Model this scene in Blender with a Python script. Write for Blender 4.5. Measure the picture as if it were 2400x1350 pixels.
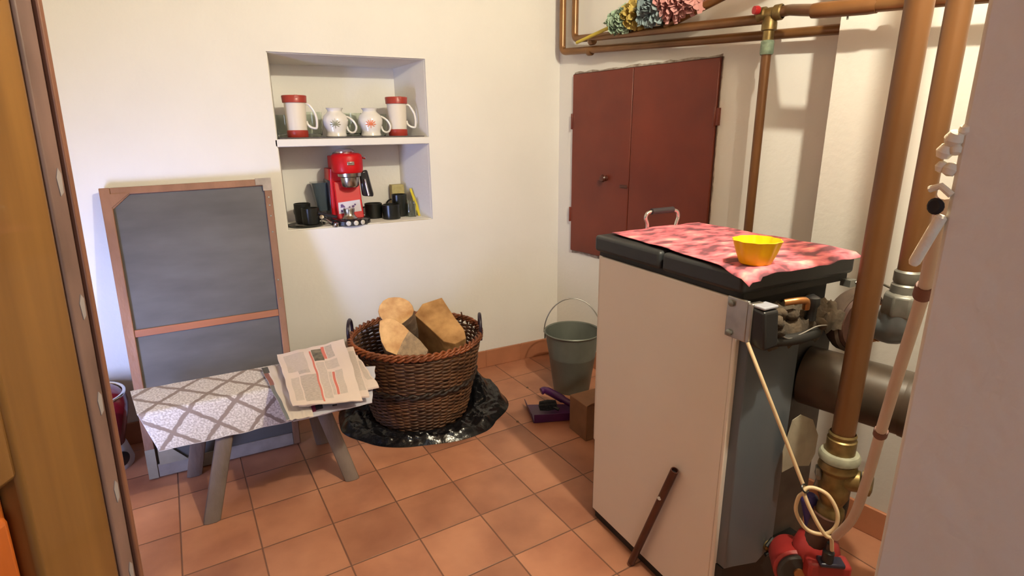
import bpy, bmesh, math, random
from math import sin, cos, pi, radians
from mathutils import Vector, Matrix, noise
for o in list(bpy.data.objects): bpy.data.objects.remove(o)
scene = bpy.context.scene
COL = scene.collection
S = 0.77                      # metres in one drawing unit; every mesh and place below is drawn in these units
# ---------------------------------------------------------------- camera
RW = ((0.886246, -0.463077, -0.01127), (-0.135495, -0.235894, -0.962287), (0.442954, 0.85435, -0.271804))
CH, FPX = 1.493587, 1316.484
cd = bpy.data.cameras.new('camera'); cam = bpy.data.objects.new('camera', cd); COL.objects.link(cam)
r0, r1, r2 = [Vector(r) for r in RW]
M = Matrix((r0, -r1, -r2)).transposed().to_4x4(); M.translation = Vector((0, 0, CH*S))
cam.matrix_world = M
cd.sensor_width = 36; cd.lens = FPX/2400*36; cd.clip_start = 0.02
scene.camera = cam
# ---------------------------------------------------------------- world, lamps, exposure
W = bpy.data.worlds.new('world'); scene.world = W; W.use_nodes = True
bgn = W.node_tree.nodes['Background']; bgn.inputs[0].default_value = (0.62, 0.72, 1.0, 1); bgn.inputs[1].default_value = 0.05
vs = scene.view_settings; vs.view_transform = 'Standard'; vs.look = 'None'; vs.gamma = 1; vs.exposure = 0.0; vs.use_curve_mapping = False
LAMP = Vector((1.12, 0.42, 2.60))
def light(name, kind, loc, energy, color, **k):
    d = bpy.data.lights.new(name, kind); o = bpy.data.objects.new(name, d); COL.objects.link(o)
    o.location = Vector(loc)*S; d.energy = energy; d.color = color
    for a, b in k.items(): setattr(d, a, b)
    return o
light('bulb_light', 'POINT', LAMP, 88, (1.0, 0.93, 0.72), shadow_soft_size=0.022)
wl = light('window_daylight', 'AREA', (-1.08, 1.86, 0.62), 5.2, (0.44, 0.54, 1.0), shape='RECTANGLE', size=0.25, size_y=0.5)
wl.rotation_euler = Vector((0.60, 0.79, 0.08)).to_track_quat('-Z', 'Y').to_euler(); wl.data.spread = radians(86)
dl = light('hall_daylight', 'AREA', (-0.25, -1.6, 1.7), 8.5, (0.86, 0.88, 1.0), shape='RECTANGLE', size=0.8, size_y=1.2)
dl.rotation_euler = (radians(88), 0, 0)
# ---------------------------------------------------------------- helpers
def ray(px, py):
    return r0*((px-1200)/FPX) + r1*((py-675)/FPX) + r2
def hit(px, py, n, k):
    n = Vector(n); r = ray(px, py); o = Vector((0, 0, CH)); return o + r*((k - n.dot(o))/n.dot(r))
def on_z(px, py, z): return hit(px, py, (0, 0, 1), z)
def on_y(px, py, y): return hit(px, py, (0, 1, 0), y)
def on_x(px, py, x): return hit(px, py, (1, 0, 0), x)
def at_r(px, py, rho):
    r = ray(px, py); r = r/math.hypot(r.x, r.y); return r*rho + Vector((0, 0, CH))
TH = radians(100); DB = Vector((-cos(TH), -sin(TH), 0)); NB = Vector((sin(TH), -cos(TH), 0)); CORNER = Vector((1.955, 3.105, 0))
K0 = NB.dot(CORNER)
def wb(s, z, off=0.0): return CORNER + DB*s - NB*off + Vector((0, 0, z))       # a place on the right wall
def on_b(px, py, off=0.0): return hit(px, py, NB, K0-off)
MATS = {}
def mat(name, col, rough=0.6, metal=0.0, var=0.0, vscale=6.0, bump=0.0, bscale=60.0, stretch=(1, 1, 1), col2=None, spec=0.5, detail=6, trans=0.0, coat=0.0, alpha=1.0, rvar=0.0):
    if name in MATS: return MATS[name]
    m = bpy.data.materials.new(name); m.use_nodes = True; nt = m.node_tree; b = nt.nodes['Principled BSDF']
    b.inputs['Base Color'].default_value = (*col, 1); b.inputs['Roughness'].default_value = rough; b.inputs['Metallic'].default_value = metal
    b.inputs['Specular IOR Level'].default_value = spec
    if trans: b.inputs['Transmission Weight'].default_value = trans
    if coat: b.inputs['Coat Weight'].default_value = coat
    if alpha < 1: b.inputs['Alpha'].default_value = alpha
    tc = nt.nodes.new('ShaderNodeTexCoord'); mp = nt.nodes.new('ShaderNodeMapping'); mp.inputs['Scale'].default_value = tuple(v/S for v in stretch)
    nt.links.new(tc.outputs['Object'], mp.inputs[0])
    if var or col2:
        n = nt.nodes.new('ShaderNodeTexNoise'); n.inputs['Scale'].default_value = vscale; n.inputs['Detail'].default_value = detail
        nt.links.new(mp.outputs[0], n.inputs[0])
        rp = nt.nodes.new('ShaderNodeValToRGB'); rp.color_ramp.elements[0].position = 0.32; rp.color_ramp.elements[1].position = 0.68
        c2 = col2 if col2 else tuple(min(1, c*(1+var)) for c in col)
        c1 = col if col2 else tuple(c*(1-var) for c in col)
        rp.color_ramp.elements[0].color = (*c1, 1); rp.color_ramp.elements[1].color = (*c2, 1)
        nt.links.new(n.outputs[0], rp.inputs[0]); nt.links.new(rp.outputs[0], b.inputs['Base Color'])
        if rvar:
            mr = nt.nodes.new('ShaderNodeMapRange'); mr.inputs[3].default_value = rough-rvar; mr.inputs[4].default_value = rough+rvar
            nt.links.new(n.outputs[0], mr.inputs[0]); nt.links.new(mr.outputs[0], b.inputs['Roughness'])
    if bump:
        n2 = nt.nodes.new('ShaderNodeTexNoise'); n2.inputs['Scale'].default_value = bscale; n2.inputs['Detail'].default_value = 4
        nt.links.new(mp.outputs[0], n2.inputs[0])
        bp = nt.nodes.new('ShaderNodeBump'); bp.inputs['Strength'].default_value = bump; bp.inputs['Distance'].default_value = 0.01
        nt.links.new(n2.outputs[0], bp.inputs['Height']); nt.links.new(bp.outputs[0], b.inputs['Normal'])
    MATS[name] = m; return m

class MB:
    def __init__(s): s.bm = bmesh.new(); s.mi = 0
    def face(s, vs):
        try: f = s.bm.faces.new(vs); f.material_index = s.mi; return f
        except ValueError: return None
    def poly(s, pts): return s.face([s.bm.verts.new(p) for p in pts])
    def hexa(s, b, t):           # bottom 4, top 4 points, same order
        vb = [s.bm.verts.new(p) for p in b]; vt = [s.bm.verts.new(p) for p in t]; n = len(b)
        s.face(vb[::-1]); s.face(vt)
        for i in range(n): s.face([vb[i], vb[(i+1) % n], vt[(i+1) % n], vt[i]])
        return s
    def box(s, x0, x1, y0, y1, z0, z1):
        return s.hexa([(x0, y0, z0), (x1, y0, z0), (x1, y1, z0), (x0, y1, z0)], [(x0, y0, z1), (x1, y0, z1), (x1, y1, z1), (x0, y1, z1)])
    def obox(s, o, a, b, c):     # a corner and three edge vectors
        o, a, b, c = map(Vector, (o, a, b, c))
        return s.hexa([o, o+a, o+a+b, o+b], [o+c, o+a+c, o+a+b+c, o+b+c])
    def bar(s, p, q, w, h, up=(0, 0, 1)):   # a rectangular bar from p to q
        p, q = Vector(p), Vector(q); d = (q-p).normalized(); u = Vector(up); x = d.cross(u).normalized(); u = x.cross(d)
        return s.obox(p-x*w/2-u*h/2, x*w, u*h, q-p)
    def tube(s, pts, r, seg=12, closed=False, caps=True):
        pts = [Vector(p) for p in pts]; n = len(pts); rings = []
        rr = r if isinstance(r, (list, tuple)) else [r]*n
        t0 = ((pts[1]-pts[0]) if not closed else (pts[1]-pts[-1])).normalized()
        ref = Vector((0, 0, 1)) if abs(t0.z) < 0.9 else Vector((1, 0, 0)); nrm = (ref - t0*ref.dot(t0)).normalized()
        for i in range(n):
            if closed: t = (pts[(i+1) % n]-pts[i-1]).normalized()
            else: t = (pts[min(i+1, n-1)]-pts[max(i-1, 0)]).normalized()
            nrm = (nrm - t*nrm.dot(t)).normalized(); b = t.cross(nrm)
            rings.append([s.bm.verts.new(pts[i]+nrm*rr[i]*cos(2*pi*k/seg)+b*rr[i]*sin(2*pi*k/seg)) for k in range(seg)])
        for i in range(n if closed else n-1):
            A, B = rings[i], rings[(i+1) % n]
            for k in range(seg): s.face([A[k], A[(k+1) % seg], B[(k+1) % seg], B[k]])
        if caps and not closed: s.face(rings[0][::-1]); s.face(rings[-1])
        return s
    def lathe(s, prof, c=(0, 0, 0), axis=(0, 0, 1), seg=40, flute=None, xdir=None):
        c = Vector(c); ax = Vector(axis).normalized()
        x = Vector(xdir).normalized() if xdir else (Vector((1, 0, 0)) if abs(ax.x) < 0.9 else Vector((0, 1, 0))); x = (x-ax*x.dot(ax)).normalized(); y = ax.cross(x)
        rings = []
        for r, z in prof:
            if r < 1e-6: rings.append([s.bm.verts.new(c+ax*z)])
            else:
                rings.append([s.bm.verts.new(c+ax*z+(x*cos(2*pi*k/seg)+y*sin(2*pi*k/seg))*(r*(1+(flute(2*pi*k/seg, z) if flute else 0)))) for k in range(seg)])
        for A, B in zip(rings, rings[1:]):
            for k in range(seg):
                k2 = (k+1) % seg
                if len(A) == 1 and len(B) == 1: continue
                if len(A) == 1: s.face([A[0], B[k2], B[k]])
                elif len(B) == 1: s.face([A[k], A[k2], B[0]])
                else: s.face([A[k], A[k2], B[k2], B[k]])
        return s
    def grid(s, fn, nu, nv, thick=0.0, mfn=None):
        s.bm.loops.layers.uv.verify()
        top = [[s.bm.verts.new(fn(i/nu, j/nv)) for i in range(nu+1)] for j in range(nv+1)]
        def quads(g, flip, m):
            for j in range(nv):
                for i in range(nu):
                    q = [g[j][i], g[j][i+1], g[j+1][i+1], g[j+1][i]]
                    if flip: q.reverse()
                    s.mi = mfn((i+.5)/nu, (j+.5)/nv) if (mfn and m) else 0
                    fc = s.face(q)
                    if fc and m:
                        uvl = s.bm.loops.layers.uv.verify(); qq = [(i, j), (i+1, j), (i+1, j+1), (i, j+1)]
                        for lp, (a, b) in zip(fc.loops, qq): lp[uvl].uv = (a/nu, b/nv)
            s.mi = 0
        quads(top, False, True)
        if thick:
            bot = [[s.bm.verts.new(v.co - Vector((0, 0, thick))) for v in row] for row in top]
            quads(bot, True, False)
            edge = lambda a: a
            for j in range(nv):
                s.face([top[j+1][0], bot[j+1][0], bot[j][0], top[j][0]]); s.face([top[j][nu], bot[j][nu], bot[j+1][nu], top[j+1][nu]])
            for i in range(nu):
                s.face([top[0][i], bot[0][i], bot[0][i+1], top[0][i+1]]); s.face([top[nv][i+1], bot[nv][i+1], bot[nv][i], top[nv][i]])
        return s
    def build(s, name, mats, parent=None, bevel=0.0, smooth=True, origin=None, angle=40, seg=2, recalc=True):
        bm = s.bm
        if recalc: bmesh.ops.recalc_face_normals(bm, faces=bm.faces)
        if origin is None:
            if parent is not None: origin = Vector(parent['_w'])
            else:
                xs = [v.co.x for v in bm.verts]; ys = [v.co.y for v in bm.verts]; zs = [v.co.z for v in bm.verts]
                origin = Vector(((min(xs)+max(xs))/2, (min(ys)+max(ys))/2, min(zs)))
        origin = Vector(origin)
        for v in bm.verts: v.co = (v.co-origin)*S
        me = bpy.data.meshes.new(name); bm.to_mesh(me); bm.free()
        if not isinstance(mats, (list, tuple)): mats = [mats]
        for m in mats: me.materials.append(m)
        if smooth:
            for p in me.polygons: p.use_smooth = True
            me.set_sharp_from_angle(angle=radians(angle))
        o = bpy.data.objects.new(name, me); COL.objects.link(o)
        if parent is not None:
            o.parent = parent; o.location = (origin-Vector(parent['_w']))*S; o['_w'] = list(origin)
        else: o.location = origin*S; o['_w'] = list(origin)
        if bevel:
            b = o.modifiers.new('bevel', 'BEVEL'); b.width = bevel*S; b.segments = seg; b.limit_method = 'ANGLE'; b.angle_limit = radians(35); b.harden_normals = False
        return o
def tag(o, label, cat, group=None):
    o['label'] = label; o['category'] = cat
    if group: o['group'] = group
    return o
def thing(name, label, cat, loc, group=None):
    o = bpy.data.objects.new(name, None); COL.objects.link(o); o.location = Vector(loc)*S; o['_w'] = list(loc); o.empty_display_size = 0.05
    return tag(o, label, cat, group)
def struct(o): o['kind'] = 'structure'; return o
def arc(c, a, b, r, t0, t1, n=12):      # points on an arc, a and b unit vectors
    c, a, b = Vector(c), Vector(a), Vector(b)
    return [c+a*r*cos(t0+(t1-t0)*i/n)+b*r*sin(t0+(t1-t0)*i/n) for i in range(n+1)]
def bend(pts, rad, n=6):                # a polyline with rounded corners
    pts = [Vector(p) for p in pts]; out = [pts[0]]
    for a, b, c in zip(pts, pts[1:], pts[2:]):
        u = (a-b).normalized(); v = (c-b).normalized(); r = min(rad, (a-b).length*.49, (c-b).length*.49); p0 = b+u*r; p1 = b+v*r
        for i in range(n+1):
            t = i/n; out.append(p0*(1-t)**2+b*2*t*(1-t)+p1*t*t)
    out.append(pts[-1]); return out
def spline(pts, n=10):
    pts = [Vector(p) for p in pts]; P = [pts[0]*2-pts[1]]+pts+[pts[-1]*2-pts[-2]]; out = []
    for i in range(1, len(P)-2):
        a, b, c, d = P[i-1:i+3]
        for k in range(n):
            t = k/n; out.append(0.5*((2*b)+(c-a)*t+(2*a-5*b+4*c-d)*t*t+(3*b-a-3*c+d)*t**3))
    out.append(pts[-1]); return out
R = random.Random(4)
def nz(x, y, z=0, sc=1): return noise.noise(Vector((x*sc, y*sc, z*sc)))
# ---------------------------------------------------------------- materials
plaster = mat('plaster', (0.76, 0.735, 0.69), 0.85, var=0.025, vscale=2.5, bump=0.12, bscale=45)
niche_p = plaster
white_paint = mat('white_paint', (0.74, 0.72, 0.70), 0.5)
terracotta = mat('terracotta_skirting', (0.42, 0.17, 0.085), 0.5, var=0.15, vscale=5)
chrome = mat('chrome', (0.75, 0.73, 0.7), 0.18, 1.0)
steel = mat('dull_steel', (0.42, 0.41, 0.39), 0.4, 1.0, var=0.15, vscale=20)
black_pl = mat('black_plastic', (0.012, 0.012, 0.013), 0.35)
black_m = mat('black_metal', (0.03, 0.028, 0.026), 0.42, var=0.2, vscale=8)
pipe_m = mat('brown_painted_pipe', (0.155, 0.066, 0.021), 0.38, 0.2, var=0.18, vscale=7, stretch=(1, 1, .3))
pipe_dk = mat('old_copper_pipe', (0.19, 0.088, 0.03), 0.32, 0.35, var=0.3, vscale=5)
brass = mat('aged_brass', (0.22, 0.155, 0.06), 0.42, 0.7, var=0.35, vscale=30)
galv = mat('galvanised_fitting', (0.22, 0.22, 0.20), 0.45, 0.6, var=0.2, vscale=25)
copper_b = mat('copper_bolt', (0.5, 0.22, 0.08), 0.35, 0.8)
# ---------------------------------------------------------------- the room
def tile_floor_mat():
    m = bpy.data.materials.new('terracotta_tiles'); m.use_nodes = True; nt = m.node_tree; b = nt.nodes['Principled BSDF']; L = nt.links.new
    N = lambda t: nt.nodes.new(t)
    tc = N('ShaderNodeTexCoord'); mp = N('ShaderNodeMapping'); mp.inputs['Scale'].default_value = (1/(0.26*S), 1/(0.26*1.008*S), 1)
    L(tc.outputs['Object'], mp.inputs[0])
    fr = N('ShaderNodeVectorMath'); fr.operation = 'FRACTION'; L(mp.outputs[0], fr.inputs[0])
    fl = N('ShaderNodeVectorMath'); fl.operation = 'FLOOR'; L(mp.outputs[0], fl.inputs[0])
    sp = N('ShaderNodeSeparateXYZ'); L(fr.outputs[0], sp.inputs[0])
    def edge(out):
        a = N('ShaderNodeMath'); a.operation = 'SUBTRACT'; L(out, a.inputs[0]); a.inputs[1].default_value = 0.5
        c = N('ShaderNodeMath'); c.operation = 'ABSOLUTE'; L(a.outputs[0], c.inputs[0]); return c.outputs[0]
    mx = N('ShaderNodeMath'); mx.operation = 'MAXIMUM'; L(edge(sp.outputs[0]), mx.inputs[0]); L(edge(sp.outputs[1]), mx.inputs[1])
    g = N('ShaderNodeMapRange'); g.inputs[1].default_value = 0.486; g.inputs[2].default_value = 0.495; L(mx.outputs[0], g.inputs[0])
    wn = N('ShaderNodeTexWhiteNoise'); wn.noise_dimensions = '2D'; L(fl.outputs[0], wn.inputs[0])
    ad = N('ShaderNodeVectorMath'); ad.operation = 'MULTIPLY_ADD'; L(wn.outputs['Color'], ad.inputs[0]); ad.inputs[1].default_value = (9, 9, 9); L(mp.outputs[0], ad.inputs[2])
    n = N('ShaderNodeTexNoise'); n.inputs['Scale'].default_value = 1.1; n.inputs['Detail'].default_value = 5; L(ad.outputs[0], n.inputs[0])
    rp = N('ShaderNodeValToRGB'); e = rp.color_ramp.elements; e[0].position = 0.3; e[0].color = (0.32, 0.125, 0.070, 1); e[1].position = 0.7; e[1].color = (0.54, 0.245, 0.140, 1); L(n.outputs[0], rp.inputs[0])
    hs = N('ShaderNodeHueSaturation'); L(rp.outputs[0], hs.inputs['Color'])
    mr = N('ShaderNodeMapRange'); mr.inputs[3].default_value = 0.84; mr.inputs[4].default_value = 1.12; L(wn.outputs[0], mr.inputs[0]); L(mr.outputs[0], hs.inputs['Value'])
    mix = N('ShaderNodeMix'); mix.data_type = 'RGBA'; L(g.outputs[0], mix.inputs['Factor']); L(hs.outputs[0], mix.inputs['A']); mix.inputs['B'].default_value = (0.17, 0.075, 0.045, 1)
    L(mix.outputs['Result'], b.inputs['Base Color']); b.inputs['Roughness'].default_value = 0.42
    inv = N('ShaderNodeMath'); inv.operation = 'SUBTRACT'; inv.inputs[0].default_value = 1; L(g.outputs[0], inv.inputs[1])
    bp = N('ShaderNodeBump'); bp.inputs['Strength'].default_value = 0.5; bp.inputs['Distance'].default_value = 0.003; L(inv.outputs[0], bp.inputs['Height']); L(bp.outputs[0], b.inputs['Normal'])
    return m
TILE0 = (0.215797, 2.268895); TROT = radians(3.3698)
m = MB(); ct, st = cos(TROT), sin(TROT)
def unrot(x, y): dx, dy = x-TILE0[0], y-TILE0[1]; return (dx*ct+dy*st, -dx*st+dy*ct)
fp = [unrot(*p) for p in [(-1.5, -0.6), (3.2, -0.6), (3.2, 3.6), (-1.5, 3.6)]]
m.hexa([(x, y, -0.08) for x, y in fp], [(x, y, 0) for x, y in fp])
fo = struct(m.build('floor', tile_floor_mat(), origin=(0, 0, 0), smooth=False)); fo.location = Vector((TILE0[0], TILE0[1], 0))*S; fo.rotation_euler.z = TROT
YB = 3.105; HC = 2.95
NX0, NX1, NZ0, NZ1 = 0.300, 1.096, 0.996, 1.866          # niche opening
IX0, IX1, IZ1, ND = 0.330, 1.012, 1.850, 0.30
m = MB()
V = lambda *a: m.bm.verts.new(a)
xs = [-1.15, NX0, NX1, 1.955]; zs = [0, NZ0, NZ1, HC]
g = [[V(x, YB, z) for x in xs] for z in zs]
for j in range(3):
    for i in range(3):
        if not (i == 1 and j == 1): m.face([g[j][i], g[j][i+1], g[j+1][i+1], g[j+1][i]])
f = [g[1][1], g[1][2], g[2][2], g[2][1]]; b_ = [V(IX0, YB+ND, NZ0), V(IX1, YB+ND, NZ0), V(IX1, YB+ND, IZ1), V(IX0, YB+ND, IZ1)]
for i in range(4): m.face([f[i], b_[i], b_[(i+1) % 4], f[(i+1) % 4]])
m.face(b_)
wbk = struct(m.build('wall_back', plaster, origin=(0, YB, 0), smooth=False, recalc=False))
so = wbk.modifiers.new('thickness', 'SOLIDIFY'); so.thickness = 0.012; so.offset = -1
m = MB(); m.hexa([(NX0-.01, YB, 1.421), (NX1+.004, YB, 1.421), (IX1+.008, YB+ND, 1.421), (IX0-.01, YB+ND, 1.421)], [(NX0-.01, YB, 1.459), (NX1+.004, YB, 1.459), (IX1+.008, YB+ND, 1.459), (IX0-.01, YB+ND, 1.459)])
m.build('niche_shelf', white_paint, parent=wbk, bevel=0.004)
m = MB(); m.obox(wb(0, 0), DB*3.2, NB*0.1, (0, 0, HC)); struct(m.build('wall_right', plaster, smooth=False))
CO = 0.30; CS = None
ce = on_b(1934, 318, CO); cs = (ce-CORNER).dot(DB)
m = MB(); m.obox(wb(cs, 0, CO), DB*1.5, NB*(CO-0.002), (0, 0, HC)); struct(m.build('wall_chimney', mat('chimney_plaster_dimmed', (.56, .53, .49), .85, var=.025, vscale=2.5, bump=.12, bscale=45), smooth=False))  # same plaster, colour darkened to offset the bulb's strong light here
m = MB()
LWX, WY0, WY1, WZ0, WZ1 = -1.05, 1.55, 2.24, 0.15, 1.25
m.box(LWX-.1, LWX, 0.1, WY0, 0, HC); m.box(LWX-.1, LWX, WY1, 3.105, 0, HC); m.box(LWX-.1, LWX, WY0, WY1, 0, WZ0); m.box(LWX-.1, LWX, WY0, WY1, WZ1, HC)
struct(m.build('wall_left', plaster, smooth=False))
m = MB(); m.box(LWX-.08, LWX-.04, WY0, WY1, WZ0, WZ0+.05); m.box(LWX-.08, LWX-.04, WY0, WY1, WZ1-.05, WZ1); m.box(LWX-.08, LWX-.04, WY0, WY0+.05, WZ0, WZ1); m.box(LWX-.08, LWX-.04, WY1-.05, WY1, WZ0, WZ1)
struct(m.build('window_1', white_paint, bevel=.004))
JX, JY = 0.636, 0.295
m = MB(); m.box(JX, 2.6, 0.03, JY, 0, HC); m.box(LWX-.1, -0.56, 0.03, JY, 0, HC); m.box(-0.56, JX, 0.03, JY, 2.45, HC)
wf = struct(m.build('wall_front', mat('front_plaster', (0.74, 0.71, 0.63), 0.85, var=0.03, vscale=3, bump=0.25, bscale=30), bevel=0.006))
m = MB(); m.box(-1.5, 3.2, 0.0, 3.6, HC, HC+.08); struct(m.build('ceiling', mat('ceiling_low_bounce', (.30, .19, .11), .7, var=.15, vscale=4, stretch=(.4, 3, 1)), smooth=False))  # unseen ceiling; dark wood tone made up to cut bounced light
# skirting of terracotta tiles
def skirt(name, p, d, n, L, first):
    m = MB(); t = first-0.26; k = 0
    while t < L:
        a, b = max(t+.002, 0), min(t+.258, L)
        if b > a: m.obox(p+d*a-n*0.0, d*(b-a), -n*0.014, (0, 0, 0.114))
        t += .26
    m.obox(p-n*0.001, d*L, -n*0.010, (0, 0, 0.112))
    return struct(m.build(name, terracotta, bevel=0.003))
skirt('baseboard_back', Vector((-1.05, YB, 0)), Vector((1, 0, 0)), Vector((0, 1, 0)), 2.99, 0.115)
skirt('baseboard_right', wb(0.02, 0), DB, NB, cs-.02, 0.2)
skirt('baseboard_chimney', wb(cs, 0, CO), DB, NB, 1.4, 0.2)
# ---------------------------------------------------------------- open door at the left
wood_d = mat('varnished_door_wood', (0.115, 0.050, 0.013), 0.3, var=0.3, vscale=4, stretch=(5, 5, .3), col2=(0.23, 0.108, 0.027), coat=0.3)
wood_e = mat('door_edge_wood', (0.15, 0.088, 0.070), 0.4, var=0.35, vscale=9, stretch=(2, 2, .6))
E0 = Vector((-0.135, 0.786, 0)); H0 = Vector((-0.46, 0.03, 0)); du = (H0-E0).normalized(); dn = Vector((-du.y, du.x, 0))
if dn.x < 0: dn = -dn
du3 = du
dt = struct(bpy.data.objects.new('door_1', None)); COL.objects.link(dt); dt['_w'] = list(E0)
DW = 0.80
def dbox(m, u0, u1, n0, n1, z0, z1): return m.obox(du3*u0+dn*n0+Vector((0, 0, z0)), du3*(u1-u0), dn*(n1-n0), (0, 0, z1-z0))
dt['_w'] = [0, 0, 0]
m = MB(); SW = 0.150
dbox(m, 0.040, SW, -0.05, 0, 0, 2.4); dbox(m, DW-SW, DW, -0.05, 0, 0, 2.4)
for z0, z1 in ((0, .25), (1.17, 1.32), (2.2, 2.4)): dbox(m, SW, DW-SW, -0.05, 0, z0, z1)
m.build('door_frame', wood_d, dt, bevel=0.006)
m = MB()
for z0, z1 in ((.25, 1.17), (1.32, 2.2)):
    dbox(m, SW, DW-SW, -0.035, -0.018, z0, z1); dbox(m, SW+.012, DW-SW-.012, -0.034, -0.006, z0+.03, z1-.03)
m.build('door_panel', mat('orange_door_panel', (0.42, 0.095, 0.014), 0.3, var=.25, vscale=4, stretch=(5, 5, .4), coat=.3), dt, bevel=0.016)
m = MB(); dbox(m, 0.011, 0.037, -0.05, -0.001, 0, 2.4); m.build('edge_strip', wood_e, dt, bevel=0.003)
m = MB(); dbox(m, 0.0, 0.0085, -0.05, 0.002, 0, 2.4); m.build('door_lip', mat('reddish_lip', (.17, .07, .04), .4, var=.2, vscale=8), dt, bevel=0.002)
m = MB(); dbox(m, 0.0086, 0.0395, -0.045, -0.006, 0, 2.4); m.build('groove', mat('groove_dark', (.03, .012, .006), .7), dt)
m = MB()
for z in (0.93, 1.05, 1.17, 1.29, 1.43): m.hexa([du3*u_+dn*(-.0012)+Vector((0, 0, z+zz)) for u_, zz in ((.017, .004), (.022, 0), (.024, .02), (.020, .03), (.016, .024))], [du3*u_+dn*(-.0002)+Vector((0, 0, z+zz)) for u_, zz in ((.017, .004), (.022, 0), (.024, .02), (.020, .03), (.016, .024))])
m.build('edge_chip', mat('bare_chip', (0.26, 0.22, 0.21), 0.6), dt)
dt.location = Vector((-0.190, 0.786, 0))*S; dt.rotation_euler = (0, radians(2.0), 0)# ---------------------------------------------------------------- wall hatch
red_br = mat('oxblood_paint', (0.115, 0.016, 0.007), 0.42, var=0.0, vscale=3, col2=(0.165, 0.026, 0.010), bump=0.1, bscale=12)
SH0, SH1, ZH0, ZH1, SM = 0.135, 1.115, 0.742, 1.805, 0.60
grime = mat('grimy_paint_edge', (.20, .15, .115), .9, col2=(.52, .46, .40), vscale=30)
h = thing('wall_hatch', 'oxblood red painted double hatch in the white wall behind the boiler', 'hatch', wb(0.62, ZH0))
m = MB(); m.obox(wb(SH0, ZH0, -0.002), DB*(SH1-SH0), -NB*0.008, (0, 0, ZH1-ZH0)); m.build('frame', mat('dark_gap', (0.05, 0.012, 0.008), 0.6), h)
rim = [(SH0, ZH0), (SH1, ZH0), (SH1, ZH1), (SH0, ZH1)]; m = MB()
for i in range(4):
    (s0_, z0_), (s1_, z1_) = rim[i], rim[(i+1) % 4]; os_, oz_ = ((0, -1), (1, 0), (0, 1), (-1, 0))[i]; prev = None; wd = (.020, .008, .014, .004)[i]
    for k in range(61):
        t = k/60; s_ = s0_+(s1_-s0_)*t; z = z0_+(z1_-z0_)*t; w = wd*(.35+1.1*abs(nz(s_*9, z*9, i*3))+.5*abs(nz(s_*31, z*31, i)))
        a_ = m.bm.verts.new(wb(s_-os_*.004, z-oz_*.004, .0012)); b_ = m.bm.verts.new(wb(s_+os_*w, z+oz_*w, .0012))
        if prev: m.face([prev[0], a_, b_, prev[1]])
        prev = (a_, b_)
m.build('grimy_edge', grime, h)
for a, b in ((SH0+.004, SM-.002), (SM+.002, SH1-.004)):
    m = MB(); m.obox(wb(a, ZH0+.004, 0.0), DB*(b-a), -NB*0.018, (0, 0, ZH1-ZH0-.008)); m.build('hatch_door', red_br, h, bevel=.003)
for s_, z in ((SH0-.006, 1.535), (SH0-.010, .975), (SH1-.014, 1.54)):
    m = MB(); m.tube([wb(s_+.006, z-.045, .018), wb(s_+.006, z+.045, .018)], .007, 10); m.obox(wb(s_+.002, z-.04, .0), DB*.024, -NB*.019, (0, 0, .08)); m.build('hinge', red_br, h, bevel=.001)
m = MB(); m.lathe([(.0, 0), (.018, 0), (.014, .012), (.022, .026), (.016, .034), (0, .036)], wb(.425, 1.215, .018), -NB, 20); m.build('knob', mat('dark_knob', (.07, .015, .008), .35), h)
m = MB(); m.obox(wb(.54, 1.17, .018), DB*.055, -NB*.006, (0, 0, .016)); m.build('latch', mat('dark_knob', (.07, .015, .008), .35), h, bevel=.002)
# ---------------------------------------------------------------- heating pipes
WOF = 0.055
def pipe(name, label, pts, r, m_=None, rad=0.035, seg=20, kids=(), cat='pipe'):
    t = thing(name, label, cat, Vector(pts[-1]) if Vector(pts[-1]).z < Vector(pts[0]).z else Vector(pts[0]))
    m = MB(); m.tube(bend(pts, rad, 8), r, seg); m.build('tube', m_ or pipe_m, t)
    return t
def ring(t, name, p, d, r, L, mt, seg=20):
    p = Vector(p); d = Vector(d).normalized(); m = MB(); m.lathe([(0, 0), (r*.92, 0), (r, L*.12), (r, L*.88), (r*.92, L), (0, L)], p-d*L/2, d, seg); return m.build(name, mt, t)
bz = lambda px, py, off: on_b(px, py, off)
a1 = bz(1318, 122, WOF); a2 = bz(1968, 72, .075)
pa = pipe('heating_pipe', 'lower of the two level brown pipes running just above the red hatch', [Vector((a1.x, a1.y, 2.94)), a1, a2+DB*.10], .0195, pipe_dk)
ring(pa, 'collar', bz(1383, 120, WOF), DB, .024, .03, pipe_dk)
b1 = bz(1347, 92, WOF+.01); b2 = bz(1795, 44, .19)
pb = pipe('heating_pipe', 'upper of the two level brown pipes over the hatch, ending at the brass tee', [Vector((b1.x, b1.y, 2.94)), b1, b2], .0195, pipe_dk)
ring(pb, 'collar', bz(1388, 95, WOF+.015), DB, .024, .03, pipe_dk)
t0 = bz(1806, 32, .19)
v1 = bz(1757, 535, .19)
tee = thing('pipe_tee', 'tarnished brass tee with a red handle cap where three pipes meet', 'pipe fitting', t0+Vector((0, 0, -.05)))
m = MB(); m.lathe([(.024, -.05), (.029, -.045), (.029, -.02), (.023, -.015), (.023, .015), (.029, .02), (.029, .045), (.024, .05)], t0, DB, 18)
m.lathe([(.018, .0), (.024, -.02), (.029, -.035), (.029, -.06), (.021, -.062), (.021, -.11), (.019, -.112)], t0, (0, 0, 1), 18); m.build('tee_body', brass, tee)
rc = bz(1779, 24, .22); m = MB(); m.lathe([(0, 0), (.014, 0), (.017, .008), (.015, .022), (0, .026)], rc, -NB-DB*.5, 16); m.build('red_cap', mat('red_cap', (.5, .02, .03), .35), tee)
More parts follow.
